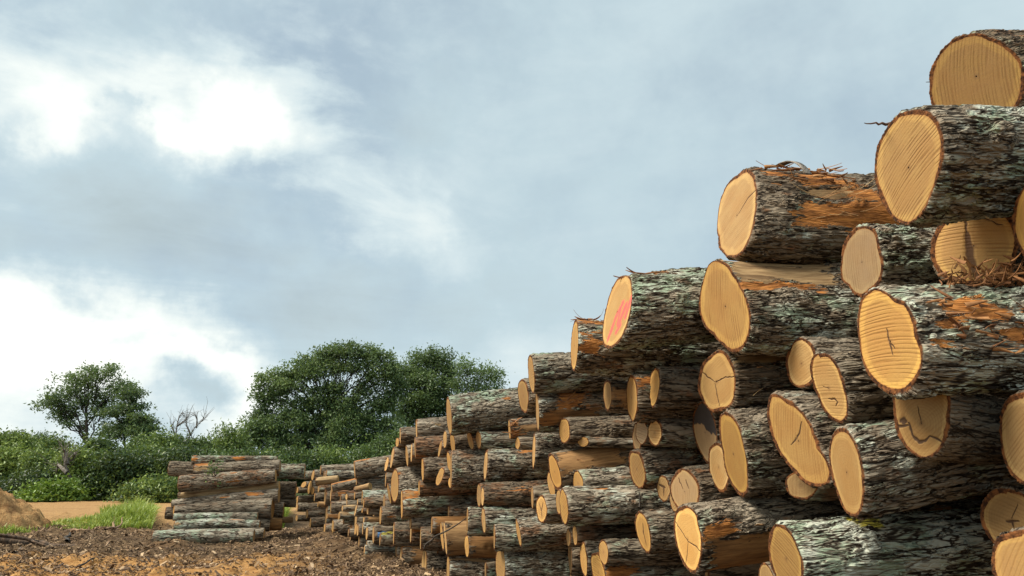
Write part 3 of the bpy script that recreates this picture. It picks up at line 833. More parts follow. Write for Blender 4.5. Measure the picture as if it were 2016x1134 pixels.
S(832, 925, 44, 5, 'short furrowed log with a straight yellow edge, above the pale gash', tone=.3, li=.2, ru=.5, s=-.06, Y=11.5)
S(866, 938, 35, 12, 'yellow slanting end of a small orange barked log', ln=10, tone=.3, ru=.9, li=.0, torn=1.0, Y=10.8)
S(825, 962, 30, 3, 'torn orange barked log the yellow slanting end rests on', ru=.9, li=.05, torn=2, s=-.05, Y=11.6)
S(888, 925, 74, 3, 'broad rough log carrying the small bright ends at mid slope', li=.55, gr=.75, s=-.01, Y=10.3, plate=1.15, torn=.2)
S(956, 916, 60, 7, 'long rough dark log with a thin bright end leaning left', ln=4, tone=.8, li=.75, gr=.6, s=-.01, Y=9.6)
S(884, 909, 38, 8, 'amber sliver of an end at the corner of the broad rough log', ln=-5, tone=.05, Y=10.5)
S(887, 950, 22, 9, 'stubby orange end at the lower left corner of the broad rough log', tone=.05, age=.2, Y=10.55)
S(761, 914, 28, 6, 'leaning bright end at the left foot of the furrowed skyline logs', ln=6, tone=.5, Y=13.1)
S(772, 901, 41, 5, 'furrowed brown skyline log with a slanting white edge', ln=6, tone=.8, li=.15, ru=.4, Y=12.8, s=-.08)
S(801, 897, 41, 5, 'second furrowed brown skyline log with a straight bright edge', ln=-3, tone=.5, li=.15, ru=.4, Y=12.3, s=-.05)
S(810, 892, 37, 3, 'thin white edged end just right of the second furrowed skyline log', tone=.95, ru=.5, Y=12.0)
S(782, 871, 18, 6, 'little knotty log perched on the furrowed skyline logs', tone=.2, ru=.6, li=.0, torn=1, Y=12.7)
S(788, 858, 32, 2, 'short brown log crowning the low skyline beside the oak', ru=.5, li=.1, gr=.5, Y=12.4, s=-.06)
S(820, 847, 40, 3, 'pale barked log with a wide yellow knot scar', li=.05, gr=.9, ru=.35, s=-.06, Y=11.8, knots=[(.24, 72, .07, .03)], bare=[(.16, .36, 62, 84, 'b')], pale=.8)
S(817, 882, 42, 2, 'red brown torn log under the knot scarred one', ru=1.0, li=.1, torn=2.5, s=-.07, Y=11.7)
S(876, 865, 34, 7, 'bright oval end over the torn red brown log', tone=.6, ru=.4, Y=10.9)
S(866, 884, 33, 5, 'leaning bright sliver of an end right of the torn red brown log', ln=6, tone=.4, Y=11.1)
S(891, 872, 38, 9, 'golden end of a brown log under the thick skyline log', ln=-5, tone=.1, ru=.5, li=.2, s=-.04, Y=10.75)
S(926, 868, 36, 10, 'bright end with a slanting top beneath the thick skyline log', ln=-8, tone=.5, Y=10.3)
S(942, 866, 34, 10, 'smooth oval golden end beneath the thick skyline log', ln=-3, tone=.2, Y=10.15)
S(956, 851, 32, 14, 'half round tan end tucked up under the thick skyline log', tone=.4, age=.1, Y=10.3)
S(1019, 873, 24, 9, 'small three cornered end with an orange chip below the torn ended log', tone=.1, Y=8.9)
S(1003, 846, 37, 4, 'log with a torn jagged orange left end', li=.5, ru=.6, bare=[(.0, .12, 20, 150, 't'), (.04, .3, 70, 110, 'b')], s=-.06, Y=9.0)
S(1051, 888, 67, 6, 'thin tall yellow end of a flaky whitish log', ln=2, tone=.3, li=.5, gr=.9, ru=.5, s=.0, Y=8.5, torn=.6)
S(1111, 848, 50, 21, 'tapering tan end hanging under the log with torn red bark', tone=.3, age=.1, li=.2, gr=.3, s=.0, Y=7.5)
S(1148, 870, 20, 16, 'small orange end in the shade over the stripped brown climbing log', tone=.0, Y=7.4)
# --- far end of the stack
S(599, 936, 17, 4, 'first small skyline log right of the mossy one', ru=.5, uR=640, vR=936, hR=18, Y=19.6)
S(616, 936, 20, 5, 'second small skyline log with an amber end', ln=3, tone=.05, ru=.4, Y=19.2)
S(631, 926, 19, 2, 'long grey log on the far skyline below the oak trunk', gr=.9, li=.2, s=-.03, Y=18.9)
S(642, 933, 15, 2, 'white barked log just under the long grey far one', gr=1.0, li=.8, s=.0, Y=18.5)
S(623, 948, 17, 2, 'peeled cream log, short and level, under the white barked one', bare=[(.0, 2, -30, 200, 'b')], pale=1.0, uR=666, vR=943, hR=14, Y=18.2)
S(653, 961, 17, 2, 'long log with a split orange top slanting up to the right', bare=[(.0, 1.2, 8, 42, 't')], s=-.20, ru=.4, Y=17.6, tp=1.0)
S(698, 925, 35, 2, 'heavy forked trunk with a stub end rising to the far skyline', ru=.6, li=.2, gr=.7, s=-.13, Y=16.6, tp=1.05, torn=.8)
S(701, 963, 11, 2, 'thin peeled log with a round cream end facing right', bare=[(.0, 2, -20, 150, 'b')], uR=729, vR=957, hR=14, dY=-.12, sy=.5, Y=15.6, pale=.6)
S(698, 976, 15, 2, 'small brown log under the thin peeled one', ru=.6, Y=15.9)
S(713, 979, 27, 2, 'dark log with a white frosted top', li=.9, gr=1.0, s=-.02, Y=15.2)
S(704, 988, 12, 2, 'tiny log stub under the small brown log', gr=.6, Y=15.7)
S(716, 990, 20, 2, 'upright edged brown stub against the frosted log', ru=.7, Y=15.0)
S(766, 972, 40, 5, 'leaning tan sliver of an end left of the amber oval end', ln=-7, tone=.3, Y=13.2)
S(759, 945, 28, 2, 'brown log between the heavy forked trunk and the amber oval end', ru=.4, Y=13.5)
S(651, 1000, 23, 2, 'thick rough log low in the far part, rising slightly', s=-.07, li=.3, gr=.6, Y=17.4)
S(674, 1001, 12, 3, 'small log with a cream front below the thick rough one', tone=.9, bare=[(.0, .3, 0, 60, 'b')], pale=1, Y=16.6)
S(700, 1005, 22, 3, 'brown log with a white sliver of an end, middle of the far part', ln=5, tone=.9, ru=.6, Y=15.9)
S(713, 1005, 11, 2, 'small brick red log next to the brown one', ru=1.0, li=.0, torn=1, Y=15.6)
S(724, 1003, 22, 4, 'slim white edged end right of the brick red log', tone=.9, Y=15.1)
S(668, 1015, 14, 3, 'greenish log with a cream front and a mossy side', li=.9, bare=[(.0, .18, 10, 80, 'b')], pale=1, Y=16.8)
S(644, 1016, 11, 2, 'thin amber log left of the greenish one', tone=.2, bare=[(.0, 2, 40, 120, 'b')], pale=.1, Y=17.8)
S(604, 1012, 19, 4, 'dark log with a pale left end low in the far part', tone=.4, s=-.02, gr=.4, Y=19.0)
S(585, 999, 17, 2, 'log crossed by a pale upright sliver, near the gap', ru=.4, Y=19.7)
S(585, 984, 15, 3, 'log with a cream gash on top, near the gap', tone=.5, bare=[(.1, .4, 20, 60, 'b')], pale=.9, Y=19.9)
S(619, 979, 17, 2, 'dark smooth barked log at the middle left of the far part', gr=.3, li=.05, ru=.3, Y=18.7)
S(626, 993, 11, 2, 'bare tan short log under the dark smooth one', bare=[(.0, 2, -10, 170, 'b')], pale=.6, Y=18.4)
S(585, 965, 12, 4, 'small dark log with an amber end facing the gap', tone=.3, Y=19.8)
S(610, 959, 28, 7, 'tall slanting tan end in the far part', ln=5, tone=.2, Y=19.1)
S(615, 966, 16, 6, 'rounded tan end just right of the tall slanting one', tone=.1, Y=18.9)
S(598, 954, 12, 7, 'tilted tan end left of the tall slanting one', ln=5, tone=.2, Y=19.5)
S(627, 963, 13, 3, 'thin cream edged log under the peeled cream one', tone=.8, Y=18.5)
S(651, 976, 24, 2, 'ragged broken log end with reddish splinters', ru=1.0, torn=3, Y=17.9)
S(682, 978, 12, 4, 'small upright cream end under the slanting split log', tone=.8, Y=16.8)
S(655, 1037, 27, 4, 'whitish barked log on the dirt with an amber edge', tone=.1, gr=1.0, li=.5, Y=17.2, s=-.03)
S(639, 1041, 20, 3, 'pale barked log on the dirt left of the amber edged one', tone=.6, gr=1.0, li=.3, Y=18.0)
S(700, 1042, 23, 4, 'slim bright end leaning in shade near the dirt', tone=.5, Y=15.8, ln=3)
S(704, 1044, 22, 4, 'second slim bright end in shade, close right of the first', tone=.5, Y=15.5)
S(716, 1024, 13, 3, 'small bare brown log above the blue dabbed one', bare=[(.0, 2, 0, 150, 'b')], pale=.3, Y=15.0)
S(714, 1041, 24, 2, 'grey brown log left above the blue dabbed one', ru=.4, Y=14.7)
S(611, 1029, 19, 3, 'dark log low in deep shade right of the gap', gr=.2, li=.0, Y=18.6, tone=.3)
S(584, 1020, 12, 4, 'smallest low log directly beside the gap', tone=.4, Y=19.6)
NEAR = list(SPECS)

# --- the separate low stack of long logs at the left
SPECS2 = []
G2 = 'long logs of the low stack at the left'


def P(uL, vL, hL, uR, vR, hR, Y, label, **o):
    o.update(u=uL, v=vL, h=hL, w=1, uR=uR, vR=vR, hR=hR, Y=Y, label=label, group=G2)
    o.setdefault('dY', .3)
    SPECS2.append(o)


P(302, 1057, 25, 500, 1056, 24, 16.6, 'long mossy pale green log with a ringed knot, lowest of the low stack', li=1.0, gr=.9, ru=.0, tone=.9, knots=[(1.92, 72, .10, .05)], dep=.009)
P(330, 1053, 22, 520, 1050, 20, 17.0, 'log behind the mossy knotted one, showing a pale right end', li=.4, tone=.8)
P(344, 1035, 19, 511, 1034, 18, 17.1, 'greenish straight log second from the ground in the low stack', li=.9, gr=.9, ru=.05, tone=.6, bare=[(.0, .12, 20, 90, 'b')], pale=.8)
P(342, 1018, 15, 507, 1017, 15, 17.2, 'whitish straight log third from the ground in the low stack', li=.7, gr=1.0, ru=.1)
P(342, 1004, 17, 537, 1000, 38, 17.6, 'log swelling to a wide flared stump end at its right', li=.15, ru=.6, gr=.6, tone=.0, sy=-.45)
P(339, 992, 15, 549, 976, 26, 17.7, 'ash grey log sloping up to the right, above the flared stump end', li=.2, gr=1.0, ru=.5, bare=[(1.7, 2.1, 30, 70, 't')])
P(352, 977, 17, 550, 957, 20, 17.9, 'smooth tan log without bark in the middle of the low stack', bare=[(.0, 3, -60, 220, 'b')], pale=1.0, dep=.004)
P(354, 952, 32, 543, 936, 26, 17.7, 'thick red brown log sloping up to the right, fourth from the top', ru=.8, li=.2, gr=.7, torn=.5)
P(383, 926, 24, 551, 918, 23, 17.9, 'log with a bark gash and a peeled yellow left end', ru=.45, li=.2, gr=.7, bare=[(.0, .36, 0, 45, 't'), (.0, .34, 60, 95, 'b')], pale=.9)
P(379, 906, 18, 546, 903, 10, 18.0, 'mossy topmost log of the low stack with an oval limb cut', li=.75, gr=.6, ru=.25, bare=[(.85, 1.25, 40, 95, 't'), (.0, .12, 0, 100, 't')])
P(334, 922, 28, 480, 925, 26, 18.5, 'dark log jutting left near the top of the low stack', ru=.35, li=.1, gr=.4)
P(460, 928, 26, 600, 928, 27, 18.6, 'mossy log jutting right near the top of the low stack', li=.85, gr=.4, ru=.1)
P(326, 1010, 22, 420, 1010, 22, 18.4, 'dark butt jutting left low in the low stack', ru=.3, li=.1, gr=.3)
P(470, 967, 34, 582, 967, 34, 18.9, 'thick dark round log jutting right over the green gap', ru=.2, li=.1, gr=.25, tone=.5)
P(480, 990, 13, 583, 991, 14, 18.7, 'thin dark log right under the thick round one', ru=.2, li=.1, gr=.2)
P(430, 1004, 28, 558, 1004, 28, 18.2, 'log with an orange right end beside the flared stump', tone=.1, ru=.4, sy=-.3)
P(430, 1033, 24, 531, 1033, 24, 17.6, 'shaded log ending right above the bare brown block', tone=.3, ru=.3, li=.3)
P(440, 1033, 23, 555, 1033, 22, 18.0, 'bare brown block low at the right foot of the low stack', bare=[(.0, 3, -60, 200, 'b')], pale=.0, ru=.9)
P(520, 1023, 12, 576, 1023, 12, 18.8, 'small pale brown log by the green gap', bare=[(.0, 3, -60, 200, 'b')], pale=.7)
for s in SPECS2:
    s['fix'] = True

for s in SPECS:
    s.setdefault('Y', line_Y(s['u']))
    s.setdefault('group', G1)
_r = np.random.default_rng(3)
for s in SPECS + SPECS2:
    s['jp'] = float(_r.normal(0, 0.012))
    s.setdefault('torn', float(max(0, _r.normal(.25, .35))) if s['Y'] > 5 else 0.0)
if not globals().get('NO_RELAX'):
    relax(SPECS)
for s in SPECS:
    build_log(s, 3 if s['Y'] < 6.3 else 2 if s['Y'] < 11 else 1)
for s in SPECS2:
    build_log(s, 1)

# --- logs deep inside the tall stack: whatever room is left between the ones in front
PL = [tuple(p) for p in PLACED[:len(SPECS)]]
rg = np.random.default_rng(21)
top_pts = sorted([(p[0], p[1] + p[2]) for p in PL])
tY = np.array([p[0] for p in top_pts]); tZ = np.array([p[1] for p in top_pts])


def top_at(y):
    k = np.abs(tY - y) < 0.55
    return tZ[k].max() if k.any() else 1.0


inner = []
tries = 0
while tries < 14000 and len(inner) < 150:
    tries += 1
    y = rg.uniform(3.9, 19.5)
    z = rg.uniform(0.1, 3.8)
    if z > top_at(y) - 0.22: continue
    cc = np.array([(p[0], p[1], p[2]) for p in PL])
    rmax = (np.hypot(cc[:, 0] - y, cc[:, 1] - z) - cc[:, 2]).min()
    r_ = min(rmax + 0.05, 0.24, z)
    if r_ < 0.08: continue
    PL.append((y, z, r_, 0, 0)); inner.append((y, z, r_))
for (y, z, r_) in inner:
    # front line of the stack at that depth, set back
    uu = 1008 + 1440 * (4.55 / y - 0.52)
    x0 = (uu - 1008) / 1440 * y + rg.uniform(0.45, 0.85) + 0.7 * max(0.0, min(1.0, 7.0 - y))
    d = (y * CP + (z - CAM_H) * SP)
    q = np.array([x0, y, z]) - CAM
    fu = 1008 + 1440 * (q @ RIGHT) / (q @ FWD); fv = 567 - 1440 * (q @ UP) / (q @ FWD)
    build_log(dict(u=fu, v=fv, h=2 * r_ * 1440 / (q @ FWD), w=2 * r_ * 1440 / (q @ FWD) * .10, Y=float(y), jp=0.0, L=2.3, age=.45, vis=.8,
                   label='dark log set back deep inside the tall stack, glimpsed through its gaps', group='inner logs of the tall stack'), 1 if y < 9 else 0)


# ------------------------------------------------------------------ ground
def ground_h(X, Y):
    near = np.exp(-((Y - 16) / 26.0) ** 2)
    h = (fbm(X * .35, Y * .35, 1, 3) - .44) * 0.22 * near
    h = h + (fbm(X * 1.4 + 3, Y * 1.4, 2, 4) - .46) * 0.12 * near
    h = h + np.maximum(fbm(X * 3.4 + 9, Y * 3.4, 4, 3) - .48, 0) * 0.42 * near * sstep(Y, 9, 11)
    # ridge of bark and roots pushed up along the yard edge
    ridge = np.exp(-((Y - 18.3 - .12 * (X + 10)) / 1.0) ** 2) * sstep(X, -6.0, -9.0)
    h = h + ridge * (0.10 + 0.42 * np.maximum(fbm(X * 1.1, Y * 1.6, 7, 4) - .40, 0))
    # wheel ruts of the loader
    rut = np.exp(-((Y - 13.6 - .10 * (X + 6)) / .28) ** 2) + np.exp(-((Y - 11.9 - .10 * (X + 6)) / .28) ** 2)
    h = h - rut * .11 * sstep(X, -3.5, -5)
    # bark heaped against the feet of both stacks
    heap = np.exp(-((X + 4.1) / .7) ** 2 - ((Y - 16.9) / .6) ** 2) * .16
    heap2 = np.exp(-((X + 7.05) / .35) ** 2 - ((Y - 16.15) / .35) ** 2) * .18
    return h + heap + heap2


def make_ground_mat():
    m, t = material('yard_dirt')
    oc = t.n('TexCoord').outputs['Object']
    sp = t.n('SeparateXYZ', {0: oc}); X, Y = sp.outputs[0], sp.outputs[1]
    st = t.vscale(oc, (0.45, 1.0, 1.0))
    n0 = t.noise(oc, .42, 4.0, .6); n1 = t.noise(st, 2.6, 6.0, .68); n2 = t.noise(st, 16.0, 6.0, .72); n3 = t.noise(oc, 60.0, 4.0, .7)
    Yn = t.m('ADD', Y, t.m('MULTIPLY', t.m('SUBTRACT', n0, .5), 5.0))
    Xn = t.m('ADD', X, t.m('MULTIPLY', t.m('SUBTRACT', n0, .5), 5.0))
    mulch = t.mix(t.ss(n2, .36, .66), (.038, .023, .014), (.24, .160, .090))
    mulch = t.mix(t.ss(n1, .50, .68, 0, .6), mulch, (.36, .21, .10))
    mulch = t.mix(t.ss(t.noise(st, 1.3, 5.0, .65), .50, .64, 0, .65), mulch, (.045, .028, .018))
    mulch = t.mix(t.ss(n3, .62, .75, 0, .6), mulch, (.52, .34, .19))
    orange = t.mix(t.ss(n2, .32, .70), (.34, .165, .055), (.58, .335, .130))
    orange = t.mix(t.ss(n1, .58, .74, 0, .8), orange, (.13, .072, .040))
    sand = t.mix(t.ss(n2, .34, .66), (.33, .185, .080), (.45, .28, .125))
    sand = t.mix(t.ss(t.noise(t.vscale(oc, (.12, 1, 1)), 1.6, 4.0, .6), .50, .68, 0, .6), sand, (.30, .165, .075))
    om = t.m('MULTIPLY', t.ss(Yn, 15.0, 13.6), t.ss(Xn, -2.0, -5.0))
    om = t.m('MULTIPLY', om, t.ss(t.m('MULTIPLY_ADD', n1, .6, t.m('MULTIPLY', n0, .6)), .42, .58))
    c = t.mix(om, mulch, orange)
    sm = t.m('MULTIPLY', t.ss(Yn, 21.0, 23.5), t.ss(Xn, -7.0, -9.5))
    c = t.mix(sm, c, sand)
    gm = t.ss(Y, 40, 44)
    c = t.mix(gm, c, (.045, .055, .018))
    b = t.n('BsdfPrincipled', {'Base Color': c, 'Roughness': .95, 'Specular IOR Level': .12})
    bp = t.n('Bump', {'Height': t.m('MULTIPLY_ADD', n2, 1.0, t.m('MULTIPLY', n3, .35)), 'Distance': .07, 'Strength': .9})
    t.set(b.inputs['Normal'], bp)
    t.n('OutputMaterial', {0: b})
    return m


DIRT = make_ground_mat()


def make_ground():
    xs = np.unique(np.concatenate([np.linspace(-900, -40, 30), np.linspace(-40, -17, 40), np.arange(-17, 0.01, .055), np.linspace(0, 12, 40), np.linspace(12, 900, 30)]))
    ys = np.unique(np.concatenate([np.linspace(-60, 0, 10), np.linspace(0, 9.5, 20), np.arange(9.5, 22, .055), np.linspace(22, 45, 110), np.linspace(45, 1500, 40)]))
    X, Y = np.meshgrid(xs, ys)
    Zg = ground_h(X, Y)
    P = np.stack([X, Y, Zg], -1)
    me = grid_mesh('ground', P, False, None, [DIRT])
    tag(add('ground', me), kind='structure')


make_ground()


def heap_mesh(name, cx, cy, rx, ry, hgt, seed, n=110):
    g = np.linspace(-1, 1, n)
    X, Y = np.meshgrid(g, g)
    rr = np.sqrt(X ** 2 + Y ** 2)
    wob = 1 + .25 * (fbm(X * 2 + 5, Y * 2 + 5, seed, 3) - .45)
    H = hgt * np.clip(1 - rr / wob, 0, 1) ** .85
    H = H * (1 + .9 * (fbm(X * 5, Y * 5, seed + 2, 4) - .45)) + .22 * hgt * (fbm(X * 14, Y * 14, seed + 5, 3) - .45) * (H > 0.03)
    P = np.stack([cx + X * rx, cy + Y * ry, H - .06 + ground_h(cx + X * rx, cy + Y * ry)], -1)
    return grid_mesh(name, P, False, None, [SAND])


def make_sand():
    m, t = material('heaped_soil')
    oc = t.n('TexCoord').outputs['Object']
    n1 = t.noise(oc, 1.7, 5.0, .65); n2 = t.noise(oc, 9.0, 6.0, .72)
    c = t.mix(t.ss(n2, .34, .66), (.36, .20, .085), (.56, .345, .155))
    c = t.mix(t.ss(n1, .50, .66, 0, .8), c, (.22, .115, .052))
    b = t.n('BsdfPrincipled', {'Base Color': c, 'Roughness': .95, 'Specular IOR Level': .1})
    bp = t.n('Bump', {'Height': n2, 'Distance': .15, 'Strength': 1.0})
    t.set(b.inputs['Normal'], bp)
    t.n('OutputMaterial', {0: b})
    return m


SAND = make_sand()
tag(add('dirt_mound', heap_mesh('dirt_mound', -17.2, 21.0, 4.3, 3.2, 2.6, 3)), kind='structure')


# ------------------------------------------------------------------ leaves and wood
def make_leaf(name, stops, trans=.32):
    m, t = material(name)
    ti = t.attr('tint')
    c = t.ramp(ti, stops)
    d = t.n('BsdfPrincipled', {'Base Color': c, 'Roughness': .45, 'Specular IOR Level': .5}); tr = t.n('BsdfTranslucent', {0: t.mix(.5, c, (.16, .20, .03))})
    t.n('OutputMaterial', {0: t.n('MixShader', {0: trans, 1: d, 2: tr})})
    return m


OAKLEAF = make_leaf('oak_leaves', [(0, (.058, .105, .045)), (.5, (.138, .220, .088)), (1, (.25, .34, .125))], .42)
BUSHLEAF = make_leaf('bush_leaves', [(0, (.026, .056, .022)), (.5, (.092, .160, .044)), (1, (.28, .37, .085))], .3)
LIMELEAF = make_leaf('light_leaves', [(0, (.10, .18, .025)), (.5, (.24, .38, .05)), (1, (.42, .55, .09))], .35)
GRASSM = make_leaf('grass_blades', [(0, (.13, .20, .03)), (.5, (.30, .40, .06)), (1, (.50, .52, .13))], .35)


def make_wood(name, c0, c1):
    m, t = material(name)
    oc = t.n('TexCoord').outputs['Object']
    n = t.noise(t.vscale(oc, (1, 1, .25)), 12.0, 4.0, .65)
    b = t.n('BsdfPrincipled', {'Base Color': t.mix(t.ss(n, .35, .68), c0, c1), 'Roughness': .9})
    t.set(b.inputs['Normal'], t.n('Bump', {'Height': n, 'Distance': .05}))
    t.n('OutputMaterial', {0: b})
    return m


TRUNK = make_wood('trunk_bark', (.045, .036, .028), (.17, .15, .125))
DARKTRUNK = make_wood('dark_trunk_bark', (.022, .018, .014), (.075, .062, .05))
DEADW = make_wood('dead_wood', (.10, .085, .07), (.26, .23, .20))
STICKW = make_wood('stick_wood', (.13, .070, .038), (.40, .26, .15))


def leaves(centres, tints, k, sig, size, rg, flat=.6):
    """k leaf blades round every cluster centre"""
    n = len(centres) * k
    c = np.repeat(centres, k, 0); tn = np.repeat(tints, k)
    p = c + rg.normal(0, 1, (n, 3)) * np.asarray(sig)
    nrm = rg.normal(0, 1, (n, 3)) + np.array([0, 0, flat]); nrm /= np.linalg.norm(nrm, axis=1, keepdims=True)
    a = np.cross(nrm, rg.normal(0, 1, (n, 3))); a /= np.linalg.norm(a, axis=1, keepdims=True) + 1e-9
    b = np.cross(nrm, a)
    s = (size * rg.uniform(.55, 1.35, n))[:, None]
    droop = nrm * s * .22
    V = np.stack([p - a * s - droop, p + b * s * .48, p + a * s - droop, p - b * s * .48], 1).reshape(-1, 3)
    Q = np.arange(n * 4).reshape(n, 4)
    t = np.clip(tn + rg.normal(0, .14, n), 0, 1)
    return V, Q, np.repeat(t, 4)


def limb(p0, p1, r0, r1, rg, n=6, sag=.12):
    tt = np.linspace(0, 1, n)[:, None]
    L = np.linalg.norm(p1 - p0)
    P = p0 + (p1 - p0) * tt + rg.normal(0, .035, (n, 3)) * L * np.sin(tt * math.pi)
    P[:, 2] += sag * L * np.sin(tt[:, 0] * math.pi) * .5
    return P, np.linspace(r0, r1, n)


def tree(name, label, cat, Y, ub, lobes, ncl, k, size, mat, wood, r0, group=None, fork=.35, seed=0, sig=.42, shell=.55, base_tint=.45, twig=.5, deep=.8, kids=('trunk', 'crown'), spread=.5, flatz=1.0):
    """lobes: (u, v, half width, half height, weight) as surveyed; the crown is as deep as it is wide"""
    rg = np.random.default_rng(500 + seed)
    base = at(ub, 932, Y); base[2] = float(ground_h(np.array(base[0]), np.array(Y))) - .1
    C = []; Rr = []; Wt = []
    for lb in lobes:
        u, v, ru, rv = lb[:4]
        c = at(u, v, Y); d = Y
        rx = ru / 1440 * d; rz = rv / 1440 * d
        C.append(c + np.array([0, rg.uniform(-.35, .35) * rx, 0])); Rr.append((rx, rx * deep, rz)); Wt.append((lb[4] if len(lb) > 4 else 1.0) * (rx * rx * rz) ** .66)
    C = np.array(C); Rr = np.array(Rr); Wt = np.array(Wt) / sum(Wt)
    zc0 = C[:, 2].min(); ztop = C[:, 2].max(); cxm = (C * Wt[:, None]).sum(0)
    root = bpy.data.objects.new(name, None); col.objects.link(root); root.location = base
    tag(root, label, cat, group)
    mb = MB()
    # main stem
    h = (ztop - base[2])
    top = np.array([cxm[0], cxm[1], base[2] + h * .80])
    sp, sr = limb(base, top, r0, r0 * .22, rg, 10, 0); sp[:, :2] += 0
    sr[0] *= 1.5; sr[1] *= 1.1
    V, Q = tube(sp, sr, 9); mb.add(V, Q)
    cl = []; ct = []
    for i in range(len(C)):
        # limb leaves the stem below its lobe
        zt = np.clip((C[i, 2] - base[2]) / h * .62, fork * .8, .75)
        j = zt / .80 * 9; j0 = int(min(8, j)); f = j - j0
        p0 = sp[j0] * (1 - f) + sp[j0 + 1] * f; rr_ = (sr[j0] * (1 - f) + sr[j0 + 1] * f)
        lp, lr = limb(p0, C[i], rr_ * .62, max(.03, rr_ * .16), rg, 7)
        V, Q = tube(lp, lr, 6); mb.add(V, Q)
        m = max(2, int(ncl * Wt[i]))
        dv = rg.normal(0, 1, (m, 3)); dv /= np.linalg.norm(dv, axis=1, keepdims=True)
        rad = np.where(rg.random(m) < .72, rg.uniform(shell, 1.0, m), rg.uniform(.15, 1, m))
        # lumpy outline: some directions reach farther than others
        lump = .80 + .42 * vnoise(dv[:, 0] * 2.6 + 7 * i, dv[:, 1] * 2.6 + dv[:, 2] * 2.6, seed + i)
        pc = C[i] + dv * (rad * lump)[:, None] * Rr[i]
        sh = .12 * rg.normal()
        cl.append(pc)
        ct.append(np.clip(base_tint + .10 * dv[:, 2] * 0 + rg.normal(0, .17, m) + sh * 1.4, .02, .98))
        for q in range(m):
            if rg.random() < twig:
                jj = rg.integers(2, 7)
                tp, tr_ = limb(lp[jj], pc[q], max(.018, lr[jj] * .4), .010, rg, 4, .05)
                V, Q = tube(tp, tr_, 4); mb.add(V, Q)
    cl = np.concatenate(cl); ct = np.concatenate(ct)
    V, Q, t = leaves(cl, ct, k, (sig, sig, sig * .7 * flatz), size, rg)
    # nothing grows below the ground
    V[:, 2] = np.maximum(V[:, 2], base[2] + .12 + rg.uniform(0, .25, len(V)))
    tm = mb.mesh(kids[0], [wood]); cm = raw_mesh(kids[1], V - base, Q, {'tint': t}, [mat], False)
    tv = np.concatenate(mb.V) - base
    tm.vertices.foreach_set('co', tv.astype(np.float32).ravel()); tm.update()
    add(kids[0], tm, root); add(kids[1], cm, root)
    return root


# the big oak behind the stacks and its neighbours
tree('oak_tree', 'broad domed oak, biggest crown behind the log stacks', 'tree', 62, 684,
     [(560, 735, 28, 18), (530, 752, 26, 20), (515, 780, 18, 24), (600, 722, 26, 18), (625, 702, 28, 17), (655, 694, 30, 15), (690, 692, 30, 15), (722, 697, 28, 16), (752, 711, 26, 18), (775, 730, 22, 20),
      (575, 760, 30, 15), (545, 775, 22, 16), (620, 735, 30, 15), (660, 724, 28, 14), (700, 722, 30, 15), (740, 738, 28, 17), (775, 765, 22, 22),
      (520, 810, 26, 20), (560, 800, 20, 12, .7), (622, 768, 18, 10, .7), (657, 757, 14, 8, .6), (722, 765, 26, 16), (760, 795, 24, 20), (692, 784, 15, 9, .6), (742, 800, 24, 17),
      (640, 785, 34, 17), (682, 795, 30, 16), (665, 765, 26, 13), (600, 797, 28, 13), (705, 815, 30, 13), (655, 816, 34, 12), (575, 815, 24, 12),
      (500, 845, 34, 24), (545, 838, 36, 20), (590, 828, 32, 19), (630, 838, 34, 22), (680, 842, 38, 22), (725, 837, 34, 21), (765, 840, 26, 22), (478, 868, 26, 16), (540, 870, 40, 20), (600, 872, 40, 20), (660, 872, 36, 16), (722, 868, 36, 20), (765, 868, 24, 18)],
     1350, 44, .125, OAKLEAF, DARKTRUNK, .34, 'trees behind the log stacks', seed=1, sig=.32, deep=.75, base_tint=.40, twig=.35, shell=.66)
tree('oak_tree', 'tall loose tree rising right behind the broad domed oak', 'tree', 68, 818,
     [(796, 752, 24, 34), (794, 805, 26, 30), (838, 715, 30, 42), (868, 708, 26, 34), (815, 740, 28, 34), (850, 770, 46, 42), (885, 740, 24, 30), (820, 810, 40, 40), (872, 800, 36, 34)],
     520, 46, .125, OAKLEAF, DARKTRUNK, .26, 'trees behind the log stacks', seed=2, sig=.36, base_tint=.42)
tree('oak_tree', 'airy thin limbed tree farthest right beside the skyline logs', 'tree', 66, 905,
     [(918, 722, 22, 22), (948, 735, 26, 22), (972, 745, 18, 22), (935, 765, 34, 20), (900, 760, 20, 22), (975, 770, 16, 12), (925, 800, 40, 26), (960, 800, 30, 24)],
     200, 40, .12, OAKLEAF, DARKTRUNK, .18, 'trees behind the log stacks', seed=3, sig=.36, base_tint=.5)
tree('oak_tree', 'lone spreading tree standing out against the bright sky at the left', 'tree', 60, 178,
     [(180, 742, 36, 24), (215, 735, 30, 20), (140, 752, 32, 24), (110, 785, 36, 26), (160, 780, 44, 26), (215, 775, 36, 30), (92, 795, 24, 22), (128, 818, 32, 14), (150, 836, 30, 12, .7), (104, 812, 24, 12), (218, 838, 24, 14, .7), (200, 812, 30, 20), (240, 760, 24, 26)],
     270, 36, .115, OAKLEAF, DARKTRUNK, .20, None, seed=4, sig=.27, base_tint=.38, twig=.8)
tree('pine_tree', 'scraggly pine with flat tiers of needles beside the lone spreading tree', 'tree', 57, 234,
     [(255, 775, 22, 16), (262, 800, 26, 9), (235, 812, 30, 9), (272, 830, 30, 8), (240, 840, 34, 9), (285, 845, 20, 7), (225, 855, 26, 8)],
     230, 26, .12, OAKLEAF, DARKTRUNK, .16, None, seed=5, sig=.36, base_tint=.3, flatz=.5, spread=.3)
